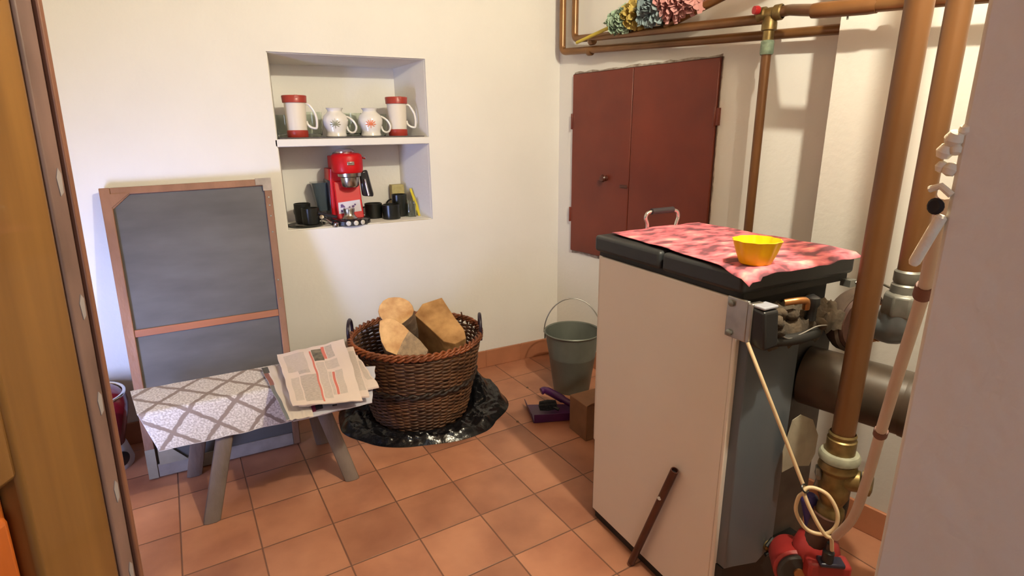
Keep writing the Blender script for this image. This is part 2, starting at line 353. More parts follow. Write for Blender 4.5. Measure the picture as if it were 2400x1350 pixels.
m = MB(); m.lathe([(.0185, -.05), (.025, -.055), (.026, -.10), (.0225, -.105)], t0+Vector((0, 0, -.045)), (0, 0, 1), 18); m.build('green_collar', mat('verdigris', (.22, .30, .22), .6, var=.4, vscale=40), tee)
pv = pipe('heating_pipe', 'slim vertical brown pipe dropping from the brass tee to behind the boiler', [t0+Vector((0, 0, -.10)), Vector((t0.x, t0.y, .25))], .0185, pipe_m)
c0 = bz(1925, 24, CO+.10); c1 = bz(2262, -6, CO+.10)
pu = pipe('heating_pipe', 'upper brown pipe running right from the brass tee past the chimney corner', [t0+DB*.03, t0+DB*.08-NB*.01, c0, c1+(c1-c0)*.5], .020, pipe_dk, rad=.05)
ring(pu, 'coupling', c0+(c1-c0)*.18, c1-c0, .025, .20, pipe_m)
m = MB(); m.tube([c0+(c1-c0)*.22+Vector((0, 0, .027)), c0+(c1-c0)*.22+Vector((0, 0, -.035))], .003, 6); m.build('wire_tie', galv, pu)
d0 = bz(1560, 60, .14); d1 = bz(1705, -14, .14)
pdg = pipe('heating_pipe', 'short brown pipe rising at a slant to the right above the level pipes', [d0, d1, d1+(d1-d0)*1.4], .019, pipe_dk)
for (px, py, off) in ((2088, 20, CO+.08), (1826, 78, .06)):
    p = bz(px, py, off); m = MB(); m.hexa([p+DB*a-NB*b for a, b in ((-.018, -.02), (.02, -.02), (.014, .012), (-.012, .012))], [p+DB*a-NB*b+Vector((0, 0, .016)) for a, b in ((-.02, -.02), (.012, -.02), (.016, .01), (-.016, .012))])
    tag(m.build('plaster_lump', mat('lump_plaster', (.75, .68, .55), .9), bevel=.003), 'small cream plaster lump under the upper pipe on the chimney face' if px > 2000 else 'small cream plaster lump beneath the lower pipe beside the brass tee', 'plaster lump')
# two thick risers
r1p = at_r(1977, 1010, 1.50); ax = Vector((r1p.x, r1p.y, 0))
P1T = at_r(2155, 30, 1.50)
pp = thing('riser_pipe', 'thick brown vertical pipe nearest the boiler, ending in the valve above the red pump', 'pipe', (r1p.x, r1p.y, .745))
m = MB(); m.tube([(r1p.x, r1p.y, .74), (P1T.x, P1T.y, 2.1), (P1T.x, P1T.y, 2.94)], .0265, 28); m.build('tube', pipe_m, pp)
r2p = at_r(2128, 650, 1.73); P2T = at_r(2252, 0, 1.73)
pq = thing('riser_pipe', 'thick brown vertical pipe nearest the right wall, ending in a grey union elbow', 'pipe', (r2p.x, r2p.y, 1.12))
m = MB(); m.tube([(r2p.x, r2p.y, 1.10), (P2T.x, P2T.y, 2.1), (P2T.x, P2T.y, 2.94)], .0265, 28); m.build('tube', pipe_m, pq)
# union elbow to the boiler outlet
ue = thing('union_elbow', 'grey galvanised union elbow joining the right riser pipe to the boiler flange', 'pipe fitting', (r2p.x, r2p.y, .98))
m = MB(); c = Vector((r2p.x, r2p.y, 0))
m.lathe([(.027, 1.135), (.032, 1.13), (.032, 1.105), (.029, 1.10), (.034, 1.095), (.035, 1.07), (.029, 1.065)], c, (0, 0, 1), 22); m.build('nut', galv, ue)
m = MB(); m.lathe([(.036, 1.075), (.047, 1.068), (.050, 1.02), (.046, 1.012)], c, (0, 0, 1), 8); m.build('union_nut', galv, ue, bevel=.004)
e0 = Vector((r2p.x, r2p.y, 1.03)); fl0 = Vector((1.563, .868, .962))
m = MB(); m.tube(bend([e0, Vector((e0.x, e0.y, .972)), Vector((1.57, .86, .972)), fl0], .05), .046, 24); m.build('elbow', mat('pale_galvanised', (.17, .19, .20), .4, .5, var=.1, vscale=20), ue)
# lower valve, pump
P = lambda px, py, rr=1.5: at_r(px, py, rr)
vx, vy = r1p.x, r1p.y
va = thing('shutoff_valve', 'tarnished brass valve with a pale collar under the thick pipe above the red pump', 'valve', (vx, vy, .53))
m = MB(); m.lathe([(.029, .755), (.032, .75), (.030, .74), (.034, .737), (.034, .70), (.030, .698)], (vx, vy, 0), (0, 0, 1), 20); m.build('nut', brass, va)
m = MB(); m.lathe([(.030, .702), (.043, .700), (.048, .692), (.047, .680), (.038, .672)], (vx, vy, 0), (0, 0, 1), 26); m.build('pale_collar', mat('limescale_ring', (.27, .27, .20), .6, var=.2, vscale=30), va)
m = MB(); m.lathe([(.042, .674), (.046, .655), (.033, .640), (.038, .61), (.036, .575), (.026, .55), (.032, .54), (.034, .52), (.03, .50)], (vx, vy, 0), (0, 0, 1), 24)
q = P(2018, 1128); m.tube([Vector((vx, vy, .625)), Vector((q.x, q.y, .632))], [.030, .027], 18); m.lathe([(.031, 0), (.031, .022), (.018, .026), (0, .026)], Vector((q.x, q.y, .632)), (q.x-vx, q.y-vy, 0), 8)
m.build('valve_body', brass, va, bevel=.002)
q = P(1930, 1108); m = MB(); m.lathe([(.012, 0), (.012, .02), (.022, .022), (.022, .035), (.010, .037), (0, .04)], Vector((vx, vy, .635))+(q-Vector((vx, vy, .635)))*.35, q-Vector((vx, vy, .635)), 8)
m.bar(q+Vector((0, 0, .004)), q+Vector((-.006, .006, -.05)), .012, .022); m.build('lever', galv, va, bevel=.003)
m = MB(); m.tube(spline([Vector((vx+.012, vy-.01, .60)), Vector((vx+.02, vy-.01, .55)), Vector((vx+.014, vy-.01, .50)), Vector((vx+.022, vy-.012, .46))]), .020, 14); m.build('black_stub', black_pl, va)
pm = thing('circulation_pump', 'red circulation pump with a round black face at the foot of the brown pipe', 'pump', (1.30, .76, .27))
pc = P(1866, 1336, 1.46); pdir = Vector((-.62, -.76, .12)).normalized(); red_p = mat('pump_red', (.30, .022, .020), .42, var=.15, vscale=12)
m = MB(); m.lathe([(.0, -.105), (.040, -.105), (.052, -.08), (.056, -.03), (.058, .0), (.052, .006), (0, .006)], pc, pdir, 36)
c = P(1912, 1290, 1.50); m.lathe([(0, -.06), (.035, -.055), (.055, -.02), (.058, .01), (.048, .04), (.030, .055), (0, .056)], c, (.2, .1, 1), 28); m.build('pump_housing', red_p, pm)
m = MB(); m.lathe([(0, .0), (.050, 0), (.050, .010), (.045, .015), (0, .015)], pc+pdir*.004, pdir, 36); m.build('motor_face', mat('motor_face', (.03, .027, .025), .45), pm)
m = MB(); m.lathe([(0, 0), (.014, 0), (.013, .006), (0, .007)], pc+pdir*.018+Vector((0.002, 0, .004)), pdir, 20); m.build('vent_screw', copper_b, pm)
m = MB()
for k in range(5): m.obox(pc+pdir*.0190+Vector((-.016+.007*k, .010-.005*k, -.036)), (.006, -.005, 0), pdir*.0006, (0, 0, .012))
m.build('face_print', mat('print_white', (.45, .45, .42), .6), pm)
q = P(1955, 1318, 1.44); m = MB(); m.obox(q+Vector((-.05, .03, -.07)), (.085, -.06, 0), (.03, .04, 0), (0, 0, .06)); m.build('terminal_box', red_p, pm, bevel=.008)
m = MB(); m.obox(q+Vector((-.035, .012, -.012)), (.05, -.035, 0), (.02, .028, 0), (0, 0, .012)); m.build('terminal_cover', mat('blue_black', (.02, .018, .035), .35), pm, bevel=.004)
m = MB(); m.lathe([(.0, 0), (.014, 0), (.014, .03), (.008, .035), (.008, .055), (0, .056)], q+Vector((-.01, .012, -.002)), (0, 0, 1), 14); m.build('cable_gland', black_pl, pm)
m = MB(); q2 = P(1905, 1215, 1.52); m.tube(spline([P(1895, 1160, 1.52), q2, P(1910, 1262, 1.50)]), [.016]+[.022]*19+[.026], 14); m.build('blue_band', mat('blue_band', (.04, .03, .16), .45), pm)
m = MB(); m.tube([Vector((vx-.01, vy, .52)), Vector((vx-.02, vy+.01, .42)), pc-pdir*.05], .034, 16); m.build('inlet', mat('dark_rust', (.065, .024, .014), .7, var=.4, vscale=30), pm)
# cable
cream = mat('cream_cable', (.66, .50, .30), .4)
cbl = [on_y(1752, 803, .905), P(1790, 900, 1.42), P(1845, 1040, 1.42), P(1882, 1135, 1.42)]
lp = [P(1890, 1150, 1.415), P(1872, 1165, 1.42), P(1866, 1200, 1.42), P(1890, 1240, 1.42), P(1930, 1252, 1.42), P(1958, 1235, 1.42), P(1962, 1200, 1.42), P(1940, 1160, 1.42), P(1905, 1143, 1.42), P(1885, 1150, 1.41), P(1893, 1180, 1.405), P(1915, 1225, 1.405), P(1935, 1255, 1.41), P(1948, 1262, 1.42), P(1950, 1290, 1.43)]
m = MB(); m.tube(spline(cbl+lp, 8), .0048, 10); tag(m.build('power_cable', cream), 'cream cable hanging from the black control box, looped once above the red pump', 'cable')
m = MB(); m.tube(arc(P(1887, 1145, 1.41), (1, 0, 0), (0, .6, .8), .010, 0, 2*pi, 14), .0022, 6, closed=False); tag(m.build('cable_tie', black_pl), 'thin dark tie around the loop of the cream cable', 'cable tie')
# conduit beside the near right wall
hp = [at_r(2216, 455, .735), at_r(2190, 570, .80), at_r(2163, 690, .86), at_r(2110, 860, .95), at_r(2062, 1020, 1.05), at_r(2030, 1130, 1.14), at_r(1998, 1215, 1.24), at_r(1958, 1258, 1.36)]
cn = thing('cable_conduit', 'pale beige conduit hanging down the edge of the near right wall to the pump', 'conduit', hp[-1])
m = MB(); m.tube(spline(hp, 8), [.0070+.0025*i/56 for i in range(57)], 12); m.build('hose', mat('beige_conduit', (.55, .42, .33), .5, var=.08), cn)
for (px, py, rr, L) in ((2165, 682, .857, .022), (2064, 1014, 1.047, .018)):
    p = at_r(px, py, rr); ring(cn, 'clip', p, hp[2]-hp[3], .0108, L, mat('brown_clip', (.16, .06, .04), .6))
# filler lumps and hole on the wall corner
cr = mat('filler', (.80, .72, .55), .85, bump=.3)
base = Vector((JX, JY, 0))
m = MB()
for (dx, dy, z, r_) in ((-.001, .006, 1.480, .009), (-.001, .012, 1.468, .008), (0, -.001, 1.488, .006), (-.001, .003, 1.470, .006), (-.0, .005, 1.451, .007), (-.0, .013, 1.453, .006)):
    c = base+Vector((dx+.003, dy-.002, z)); m.lathe([(0, -r_), (r_*.7, -r_*.75), (r_, 0), (r_*.7, r_*.75), (0, r_)], c, (R.random()-.5, R.random()-.5, 1), 14)
tag(m.build('plaster_filler', cr), 'cream filler lumps squeezed out on the edge of the near right wall', 'filler')
c = base+Vector((0, .004, 1.415)); m = MB()
m.tube([c+Vector((-.001, -.008, .012)), c+Vector((-.002, .002, .020)), c+Vector((-.001, .012, .016))], .0035, 8)
m.tube(spline([c+Vector((-.002, -.004, -.008)), c+Vector((-.003, .003, -.030)), c+Vector((-.002, .014, -.062))]), [.003]+[.0055]*19+[.004], 10); tag(m.build('socket_rim', cr), 'cream plaster rim round the dark hole on the near wall edge', 'filler')
m = MB(); m.lathe([(0, 0), (.008, 0), (.0085, .002), (.006, .004), (0, .002)], c+Vector((-.001, .003, 0)), (-1, .15, 0), 14); tag(m.build('cable_hole', mat('dark_hole', (.012, .01, .01), .8)), 'dark round cable hole in the edge of the near right wall', 'hole')
# ---------------------------------------------------------------- boiler
X0 = 1.155
bo = thing('boiler', 'solid fuel boiler with pale pinkish side panel and thick black lid', 'boiler', (1.36, 1.26, 0))
panel = mat('boiler_enamel', (.78, .70, .62), .35, var=.02, vscale=3)
grey = mat('boiler_grey', (.10, .118, .138), .4, var=.12, vscale=5, stretch=(1, 1, .4))
m = MB(); m.box(X0+.012, 1.555, .985, 1.555, .0, 1.06); m.build('body', mat('boiler_black', (.012, .011, .010), .6), bo, bevel=.004)
m = MB(); m.box(X0, X0+.012, .967, 1.556, .042, 1.064); m.box(X0, X0+.03, .955, .967, .042, 1.064); m.build('side_panel', panel, bo, bevel=.003)
m = MB(); m.box(X0+.010, 1.57, 1.556, 1.578, .335, 1.064); m.build('front_panel', panel, bo, bevel=.004)
m = MB(); m.box(X0+.03, 1.54, 1.556, 1.60, .0, .32); m.build('ash_door', black_m, bo, bevel=.006)
m = MB(); pr = [(X0+.014, .98), (X0+.014, .925), (1.20, .918), (1.272, .898), (1.375, .925), (1.375, .98)]
m.hexa([(x, y, .245) for x, y in pr], [(x, y, .955) for x, y in pr]); m.build('rear_casing', grey, bo, bevel=.003)
m = MB(); m.box(1.375, 1.56, .955, .985, .10, .93); m.build('rear_plate', mat('boiler_dark_grey', (.10, .095, .09), .55, var=.3, vscale=8), bo)
m = MB(); m.box(X0+.012, 1.5, .93, .99, 0, .243); m.build('plinth', mat('boiler_black', (.012, .011, .010), .6), bo)
LX1 = 1.61
m = MB(); m.box(X0-.006, LX1, .945, 1.245, 1.080, 1.137); m.box(X0-.006, LX1, 1.255, 1.585, 1.080, 1.137); m.build('lid', mat('lid_black', (.022, .024, .026), .45, var=.15, vscale=10), bo, bevel=.012, seg=3)
m = MB(); m.box(X0+.012, LX1-.015, .955, 1.575, 1.060, 1.085); m.build('lid_lip', mat('boiler_black', (.012, .011, .010), .6), bo)
hx0, hx1, hy = 1.342, 1.496, 1.55
m = MB(); m.tube(bend([(hx0+.012, hy, 1.12), (hx0+.012, hy, 1.165), (hx0, hy, 1.183), (hx0+.008, hy, 1.202), (hx0+.035, hy, 1.206), (hx1-.035, hy, 1.206), (hx1-.002, hy, 1.198), (hx1+.004, hy, 1.175), (hx1-.008, hy, 1.15), (hx1-.008, hy, 1.12)], .02, 5), .0062, 12)
hh = m.build('lid_handle', chrome, bo)
m = MB(); m.tube([(hx0+.028, hy, 1.205), (hx1-.026, hy, 1.205)], .011, 16); m.build('grip', mat('grip', (.025, .018, .022), .5), hh)
# control box on the corner
m = MB(); m.box(X0-.012, X0-.002, .918, .985, .962, 1.072); m.box(X0-.012, X0+.03, .905, .920, .962, 1.068); br = m.build('bracket', steel, bo, bevel=.003)
for z in (.975, 1.055):
    m = MB(); m.lathe([(0, 0), (.009, 0), (.009, .006), (.004, .008), (0, .008)], (X0-.012, .968, z), (-1, 0, 0), 10); m.build('screw', galv, br)
m = MB(); m.hexa([(X0-.004, .862, .955), (X0+.045, .862, .96), (X0+.048, .915, .96), (X0-.006, .915, .955)], [(X0-.008, .872, 1.055), (X0+.045, .872, 1.055), (X0+.05, .915, 1.06), (X0-.008, .915, 1.06)]); m.build('control_box', black_pl, bo, bevel=.007, seg=3)
m = MB(); m.box(X0-.006, X0+.046, .875, .915, 1.058, 1.066); m.build('box_cap', mat('cap_grey', (.35, .36, .42), .4), bo, bevel=.003)
# dusty ledge with lumps
dust = mat('dusty_insulation', (.030, .021, .013), .95, col2=(.11, .078, .05), vscale=14, bump=.6, bscale=40)
def ledge(u, v):
    x = 1.19+u*.30; y = .985-v*.105+.02*nz(u*4, v*3, 2); z = 1.02+.02*nz(u*9, v*5, 1)+.012*nz(u*22, v*14, 3)-.05*max(0, v-.55)
    return Vector((x, y, z))
m = MB(); m.grid(ledge, 60, 24, thick=.05); m.build('dusty_ledge', dust, bo, angle=80)
for (x, y, z, r_) in ((1.215, .885, 1.015, .018), (1.245, .90, 1.03, .016), (1.285, .895, 1.022, .017), (1.385, .88, .985, .018), (1.40, .885, .975, .015), (1.22, .88, .99, .016)):
    m = MB(); m.lathe([(0, -r_), (r_*.8, -r_*.6), (r_, 0), (r_*.8, r_*.6), (0, r_*.9)], (x, y, z), (R.random()-.5, R.random()-.5, 1), 11, flute=lambda a, z: .18*sin(3*a+z*50)); m.build('insulation_lump', dust, bo, angle=80)
m = MB(); m.tube(bend([(1.262, .905, 1.055), (1.285, .885, 1.062), (1.315, .88, 1.06), (1.322, .885, 1.035)], .012), .0095, 10); m.build('copper_elbow', copper_b, bo)
m = MB(); m.lathe([(0, -.03), (.014, -.03), (.014, .005), (.020, .015), (.018, .032), (0, .042)], (1.345, .885, 1.03), (0, 0, 1), 16); m.build('black_knob', black_pl, bo)
m = MB(); m.tube(spline([(1.205, .878, .995), (1.24, .868, .972), (1.29, .868, .975), (1.35, .868, .985), (1.385, .862, .985)]), .002, 6); m.build('capillary_wire', steel, bo)
m = MB(); m.tube(spline([(1.20, .89, .965), (1.28, .875, .962), (1.37, .88, .962)]), .016, 10); m.build('black_strip', mat('boiler_black', (.012, .011, .010), .6), bo)
# flange
fc = Vector((1.565, .875, .958)); rust = mat('dark_rust', (.065, .024, .014), .7, var=.4, vscale=30)
m = MB(); m.lathe([(0, -.04), (.075, -.04), (.082, -.03), (.084, .0), (.078, .008), (0, .008)], fc, (-.15, -1, 0), 30); m.build('outlet_flange', rust, bo)
m = MB(); m.lathe([(.086, -.045), (.094, -.03), (.094, -.005), (.086, .0), (.082, -.01), (.084, -.03)], fc, (-.15, -1, 0), 30); m.build('flange_cover', mat('dusty_brown', (.07, .045, .032), .85, var=.3, vscale=20), bo)
for dx, dz in ((-.042, .046), (-.045, -.048), (.05, .04), (.045, -.05)):
    m = MB(); m.lathe([(0, 0), (.012, 0), (.012, .012), (.006, .014), (.006, .024), (0, .025)], fc+Vector((dx, -.008, dz)), (-.15, -1, 0), 6); m.build('flange_bolt', copper_b, bo)
m = MB(); m.obox((LX1-.035, .93, 1.045), (.03, 0, 0), (0, .03, 0), (0, 0, .02)); m.tube([(LX1-.01, .93, 1.055), (LX1+.02, .93, 1.078), (LX1+.09, .86, 1.03), (LX1+.14, .82, .995)], .0035, 8); m.build('damper_linkage', galv, bo)
# drain cock
dv = Vector((1.325, .905, .283)); m = MB(); m.lathe([(0, 0), (.018, 0), (.018, .008), (.011, .01), (.011, .03), (.015, .032), (.015, .045), (0, .047)], dv, (-.1, -1, 0), 14); dvo = m.build('drain_valve', brass, bo)
m = MB(); m.tube([dv+Vector((-.022, -.012, .012)), dv+Vector((.0, -.012, .030)), dv+Vector((.022, -.012, .018))], .006, 8); m.tube([dv+Vector((-.02, -.01, -.02)), dv+Vector((.028, -.02, -.018))], .006, 8); m.build('drain_handle', black_pl, dvo)
# inspection tag
tg = [on_y(px, py, .885) for px, py in ((1858, 985), (1880, 973), (1908, 985), (1918, 1020), (1908, 1062), (1893, 1090), (1860, 1092), (1835, 1108), (1838, 1060))]
tg = [Vector((p.x, p.y+.004*sin(i), p.z)) for i, p in enumerate(tg)]
m = MB(); m.hexa(tg, [p+Vector((.0, .0015, 0)) for p in tg]); tag(m.build('paper_tag', mat('aged_paper', (.40, .36, .27), .8, var=.15, vscale=15), smooth=False), 'wrinkled beige paper tag hanging on the grey back of the boiler', 'tag')
# flue
fm = mat('black_flue', (.035, .027, .020), .38, col2=(.075, .05, .033), vscale=6)
flp = thing('flue_pipe', 'wide black flue pipe leaving the back of the boiler towards the right wall', 'flue pipe', (1.49, .7, .70))
m = MB(); F0 = Vector((1.462, .95, .792)); F1 = Vector((1.535, .705, .787)); m.tube([F0, F1], .086, 40); m.build('tube', fm, flp)
m = MB(); n_ = 15; pts = bend([F1-(F1-F0)*.02, F1+(F1-F0)*.45, F1+(F1-F0)*.6+Vector((.25, .05, 0))], .14, 16); m.tube(pts, [.088+.006*(i % 2) for i in range(len(pts))], 36); m.build('ribbed_elbow', fm, flp)
# pink cloth and bowl on the lid
def pinkfn(u, v):
    A, B, C, D = Vector((1.198, 1.552)), Vector((1.640, 1.560)), Vector((1.598, .922)), Vector((1.136, .916))
    p = (A*(1-u)+B*u)*(1-v)+(D*(1-u)+C*u)*v
    z = 1.1450+.004*nz(u*5, v*6, 1)+.006*max(0, nz(u*3, v*3, 9))
    x, y = p.x+.006*nz(v*6, 0, 4), p.y+.008*nz(u*7, 1, 5)
    ex = max(0, X0-.008-x)*.8 + max(0, x-LX1-.002)*.4+max(0, .941-y)*.55
    z -= ex
    if u < .1 and v > .85: z -= .01*(v-.85)/.15
    return Vector((x, y, z))
pk = mat('pink_cloth', (.78, .20, .22), .75, vscale=9)
nt = pk.node_tree; b = nt.nodes['Principled BSDF']; tc = nt.nodes.new('ShaderNodeTexCoord'); mp = nt.nodes.new('ShaderNodeMapping'); mp.inputs['Scale'].default_value = (7, 14, 1); mp.inputs['Rotation'].default_value = (0, 0, .5)
nn = nt.nodes.new('ShaderNodeTexNoise'); nn.inputs['Scale'].default_value = 2.2; nn.inputs['Detail'].default_value = 3; rp = nt.nodes.new('ShaderNodeValToRGB'); e = rp.color_ramp.elements
e[0].position = .40; e[0].color = (.16, .05, .07, 1); e[1].position = .50; e[1].color = (.55, .13, .17, 1); e2 = rp.color_ramp.elements.new(.60); e2.color = (.72, .22, .25, 1); e3 = rp.color_ramp.elements.new(.72); e3.color = (.9, .48, .42, 1)
nt.links.new(tc.outputs['Object'], mp.inputs[0]); nt.links.new(mp.outputs[0], nn.inputs[0]); nt.links.new(nn.outputs[0], rp.inputs[0]); nt.links.new(rp.outputs[0], b.inputs['Base Color'])
m = MB(); m.grid(pinkfn, 80, 100, thick=.0015); tag(m.build('pink_cloth', pk, angle=80), 'pink patterned cloth spread over the black lid of the boiler', 'cloth')
bc = on_z(1769, 617, 1.147)
m = MB(); fl_ = lambda a, z: .035*sin(10*a)*min(1, max(0, (z-.004)/.02))
m.lathe([(0, .003), (.037, .003), (.040, .006), (.051, .035), (.059, .062), (.061, .066), (.0585, .067), (.0565, .062), (.049, .034), (.037, .009), (0, .008)], (bc.x, bc.y, 1.1445), (0, 0, 1), 120, flute=fl_)
tag(m.build('bowl', mat('yellow_silicone', (.92, .56, .0), .38, var=.06, vscale=10), angle=60), 'small fluted yellow bowl on the pink cloth', 'bowl')
# rod
ra, rb = Vector((1.125, 1.276, .0125)), Vector((1.139, 1.118, .474)); rm = mat('rusty_tube', (.075, .022, .012), .4, .2, var=.25, vscale=15)
rd = thing('metal_tube', 'thin dark brown metal tube with one drilled hole leaning on the boiler side', 'tube', ra)
m = MB(); dd = (rb-ra).normalized(); L = (rb-ra).length; m.lathe([(.0095, L-.03), (.0095, L), (.0125, L), (.0125, 0), (.0095, 0), (.0095, L-.03)], ra, dd, 20); m.build('tube', rm, rd)
m = MB(); m.lathe([(0, 0), (.0065, 0), (.0065, .001), (0, .001)], ra+dd*(L*.735)+Vector((-.0125, -.001, 0)), (-1, -.5, .0), 14); m.build('drilled_hole', mat('pale_hole', (.55, .5, .45), .6), rd)
m = MB(); m.lathe([(0, 0), (.0094, 0)], ra+dd*(L-.012), dd, 14); m.build('tube_bore', black_pl, rd)
# ---------------------------------------------------------------- niche, upper shelf
ZS = 1.459
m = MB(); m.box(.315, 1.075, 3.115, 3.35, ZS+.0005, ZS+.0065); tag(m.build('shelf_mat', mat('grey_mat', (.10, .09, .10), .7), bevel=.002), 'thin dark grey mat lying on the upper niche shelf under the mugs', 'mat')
ZM = ZS+.007
cer = mat('white_ceramic', (.78, .75, .72), .18, coat=.4); cerw = mat('cream_mug', (.74, .68, .60), .35); redr = mat('red_plastic_band', (.33, .035, .022), .35)
def tall_mug(x, y, label):
    t = thing('travel_mug', label, 'mug', (x, y, ZM), 'tall red and white mugs on the niche shelf')
    m = MB(); m.lathe([(0, .004), (.047, .004), (.049, .03), (.053, .18), (.0555, .199), (.0515, .199), (.049, .185), (.045, .03), (0, .02)], (x, y, ZM), seg=40); m.build('mug_body', cerw, t)
    m = MB(); m.lathe([(0, 0), (.050, 0), (.052, .003), (.052, .033), (.049, .036)], (x, y, ZM), seg=40); m.build('base_band', redr, t)
    m = MB(); m.lathe([(.0555, .170), (.059, .171), (.061, .203), (.059, .206), (.053, .206), (.052, .200), (0, .198)], (x, y, ZM), seg=40); m.box(x-.005, x+.010, y-.0625, y-.052, ZM+.192, ZM+.207); m.build('lid_band', redr, t)
    m = MB(); hd = Vector((.97, -.24, 0)); pts = [Vector((x, y, ZM))+hd*a+Vector((0, 0, b)) for a, b in ((.052, .168), (.070, .160), (.092, .125), (.100, .09), (.098, .052), (.090, .044), (.068, .050), (.054, .064), (.050, .080))]
    m.tube(spline(pts, 6), .0062, 10); m.build('handle', cer, t)
    return t
tall_mug(.415, 3.195, 'tall white mug with red rim and base, left end of the upper niche shelf')
tall_mug(.950, 3.20, 'tall white mug with red rim and base, right end of the upper niche shelf')
def round_mug(x, y, label, dcol, dname):
    t = thing('round_mug', label, 'mug', (x, y, ZM), 'pot-bellied white mugs on the niche shelf')
    prof = [(0, .003), (.050, .0), (.054, .004), (.053, .010), (.050, .020), (.052, .035), (.064, .065), (.066, .085), (.058, .108), (.042, .122), (.036, .130), (.038, .138), (.045, .146), (.043, .147), (.034, .136), (.032, .130), (.04, .118), (.056, .1), (.06, .07), (.045, .03), (0, .015)]
    m = MB(); m.lathe(prof, (x, y, ZM), seg=48); m.build('mug_body', cer, t)
    m = MB(); hd = Vector((.95, -.3, 0)); pts = [Vector((x, y, ZM))+hd*a+Vector((0, 0, b)) for a, b in ((.056, .103), (.070, .098), (.094, .078), (.106, .050), (.098, .026), (.080, .020), (.064, .030), (.057, .052))]
    m.tube(spline(pts, 6), .0055, 10); m.build('handle', cer, t)
    m = MB(); f = Vector((-.22, -.975, 0)); rt = Vector((.975, -.22, 0)); zc = .068
    def rad(z):
        for (r0_, z0), (r1_, z1) in zip(prof[2:11], prof[3:12]):
            if z0 <= z <= z1: return r0_+(r1_-r0_)*(z-z0)/(z1-z0)
        return .06
    def on(a, z):
        r = rad(zc+z)+.0009; th = a/r; return Vector((x, y, ZM+zc+z))+(f*cos(th)+rt*sin(th))*r
    for k in range(9):
        an = radians(-30+k*30); L = .031*(1 if k not in (0, 8) else .8)
        m.poly([on(.003*cos(an-1.4), .003*sin(an-1.4)-.006), on(L*.5*cos(an-.15), L*.5*sin(an-.15)-.006), on(L*.72*cos(an-.15), L*.72*sin(an-.15)-.006), on(L*cos(an), L*sin(an)-.006), on(L*.72*cos(an+.15), L*.72*sin(an+.15)-.006), on(L*.5*cos(an+.15), L*.5*sin(an+.15)-.006), on(.003*cos(an+1.4), .003*sin(an+1.4)-.006)])
    m.poly([on(-.0025, -.004), on(.0025, -.004), on(.0015, -.026), on(-.0015, -.026)])
    m.build('leaf_emblem', mat(dname, dcol, .4), t)
round_mug(.612, 3.20, 'pot-bellied white mug with a grey-green leaf emblem', (.26, .26, .17), 'leaf_green')
round_mug(.798, 3.20, 'pot-bellied white mug with an orange leaf emblem', (.72, .20, .09), 'leaf_orange')
glass = mat('greenish_glass', (.88, .93, .88), .05, trans=1.0)
for (x, y, r_, h_, lb) in ((.372, 3.325, .050, .115, 'greenish glass jar behind the left tall mug'), (.512, 3.32, .055, .13, 'greenish glass tumbler between the left tall mug and the green-leaf mug'), (.722, 3.33, .062, .125, 'greenish glass bowl between the two pot-bellied mugs'), (.880, 3.33, .045, .12, 'greenish glass tumbler behind the orange-leaf mug')):
    m = MB(); m.lathe([(0, 0), (r_*.7, 0), (r_*.85, .01), (r_, h_*.6), (r_*.96, h_), (r_*.90, h_), (r_*.93, h_*.6), (r_*.75, .018), (0, .014)], (x, y, ZM), seg=32)
    tag(m.build('glass_jar', glass), lb, 'glass', 'greenish glasses at the back of the niche shelf')
# ---------------------------------------------------------------- niche, lower shelf
ZN = NZ0+.001
cmx, cmy = .640, 3.20
cm = thing('espresso_machine', 'red espresso machine with steel collar and black base on the lower niche shelf', 'coffee machine', (cmx, cmy, ZN))
redm = mat('machine_red', (.48, .004, .007), .42, spec=.3, coat=.08); stl = mat('brushed_steel', (.5, .47, .43), .25, 1.0, var=.1, vscale=30); dk = mat('machine_black', (.015, .014, .018), .25, coat=.3)
def rbox(cx, cy, wx, wy, z, r=.02, n=5):
    pts = []
    for sx, sy, a0 in ((1, 1, 0), (-1, 1, pi/2), (-1, -1, pi), (1, -1, 3*pi/2)):
        for i in range(n+1):
            a = a0+pi/2*i/n; pts.append((cx+sx*(wx/2-r)+r*cos(a), cy+sy*(wy/2-r)+r*sin(a), z))
    return pts
def loft(m, rings):
    vs = [[m.bm.verts.new(p) for p in r_] for r_ in rings]; n = len(vs[0])
    for A, B in zip(vs, vs[1:]):
        for k in range(n): m.face([A[k], A[(k+1) % n], B[(k+1) % n], B[k]])
    m.face(vs[0][::-1]); m.face(vs[-1]); return m
m = MB(); loft(m, [rbox(.622, 3.285, .148, .15, ZN+.03, .02), rbox(.622, 3.285, .148, .15, ZN+.12, .02), rbox(.625, 3.29, .150, .15, ZN+.23, .02), rbox(.630, 3.285, .152, .16, ZN+.30, .02)]); m.build('column', redm, cm)
m = MB(); m.hexa([(.575, 3.165, ZN+.028), (.716, 3.165, ZN+.028), (.708, 3.25, ZN+.028), (.56, 3.25, ZN+.028)], [(.572, 3.205, ZN+.235), (.712, 3.205, ZN+.235), (.708, 3.25, ZN+.235), (.56, 3.25, ZN+.235)]); m.build('front_panel', redm, cm, bevel=.006)
m = MB(); m.lathe([(0, .276), (.072, .276), (.080, .284), (.083, .305), (.083, .360), (.078, .374), (.066, .382), (0, .382)], (.648, 3.18, ZN), seg=48); m.box(.575, .715, 3.18, 3.34, ZN+.282, ZN+.368); m.build('head', redm, cm, bevel=.004)
m = MB(); m.lathe([(.050, .380), (.052, .392), (.046, .402), (.03, .407), (0, .408)], (.642, 3.185, ZN), seg=36); m.build('top_dome', chrome, cm)
m = MB(); m.box(.60, .70, 3.19, 3.33, ZN+.360, ZN+.385); m.build('cup_tray', dk, cm, bevel=.01)
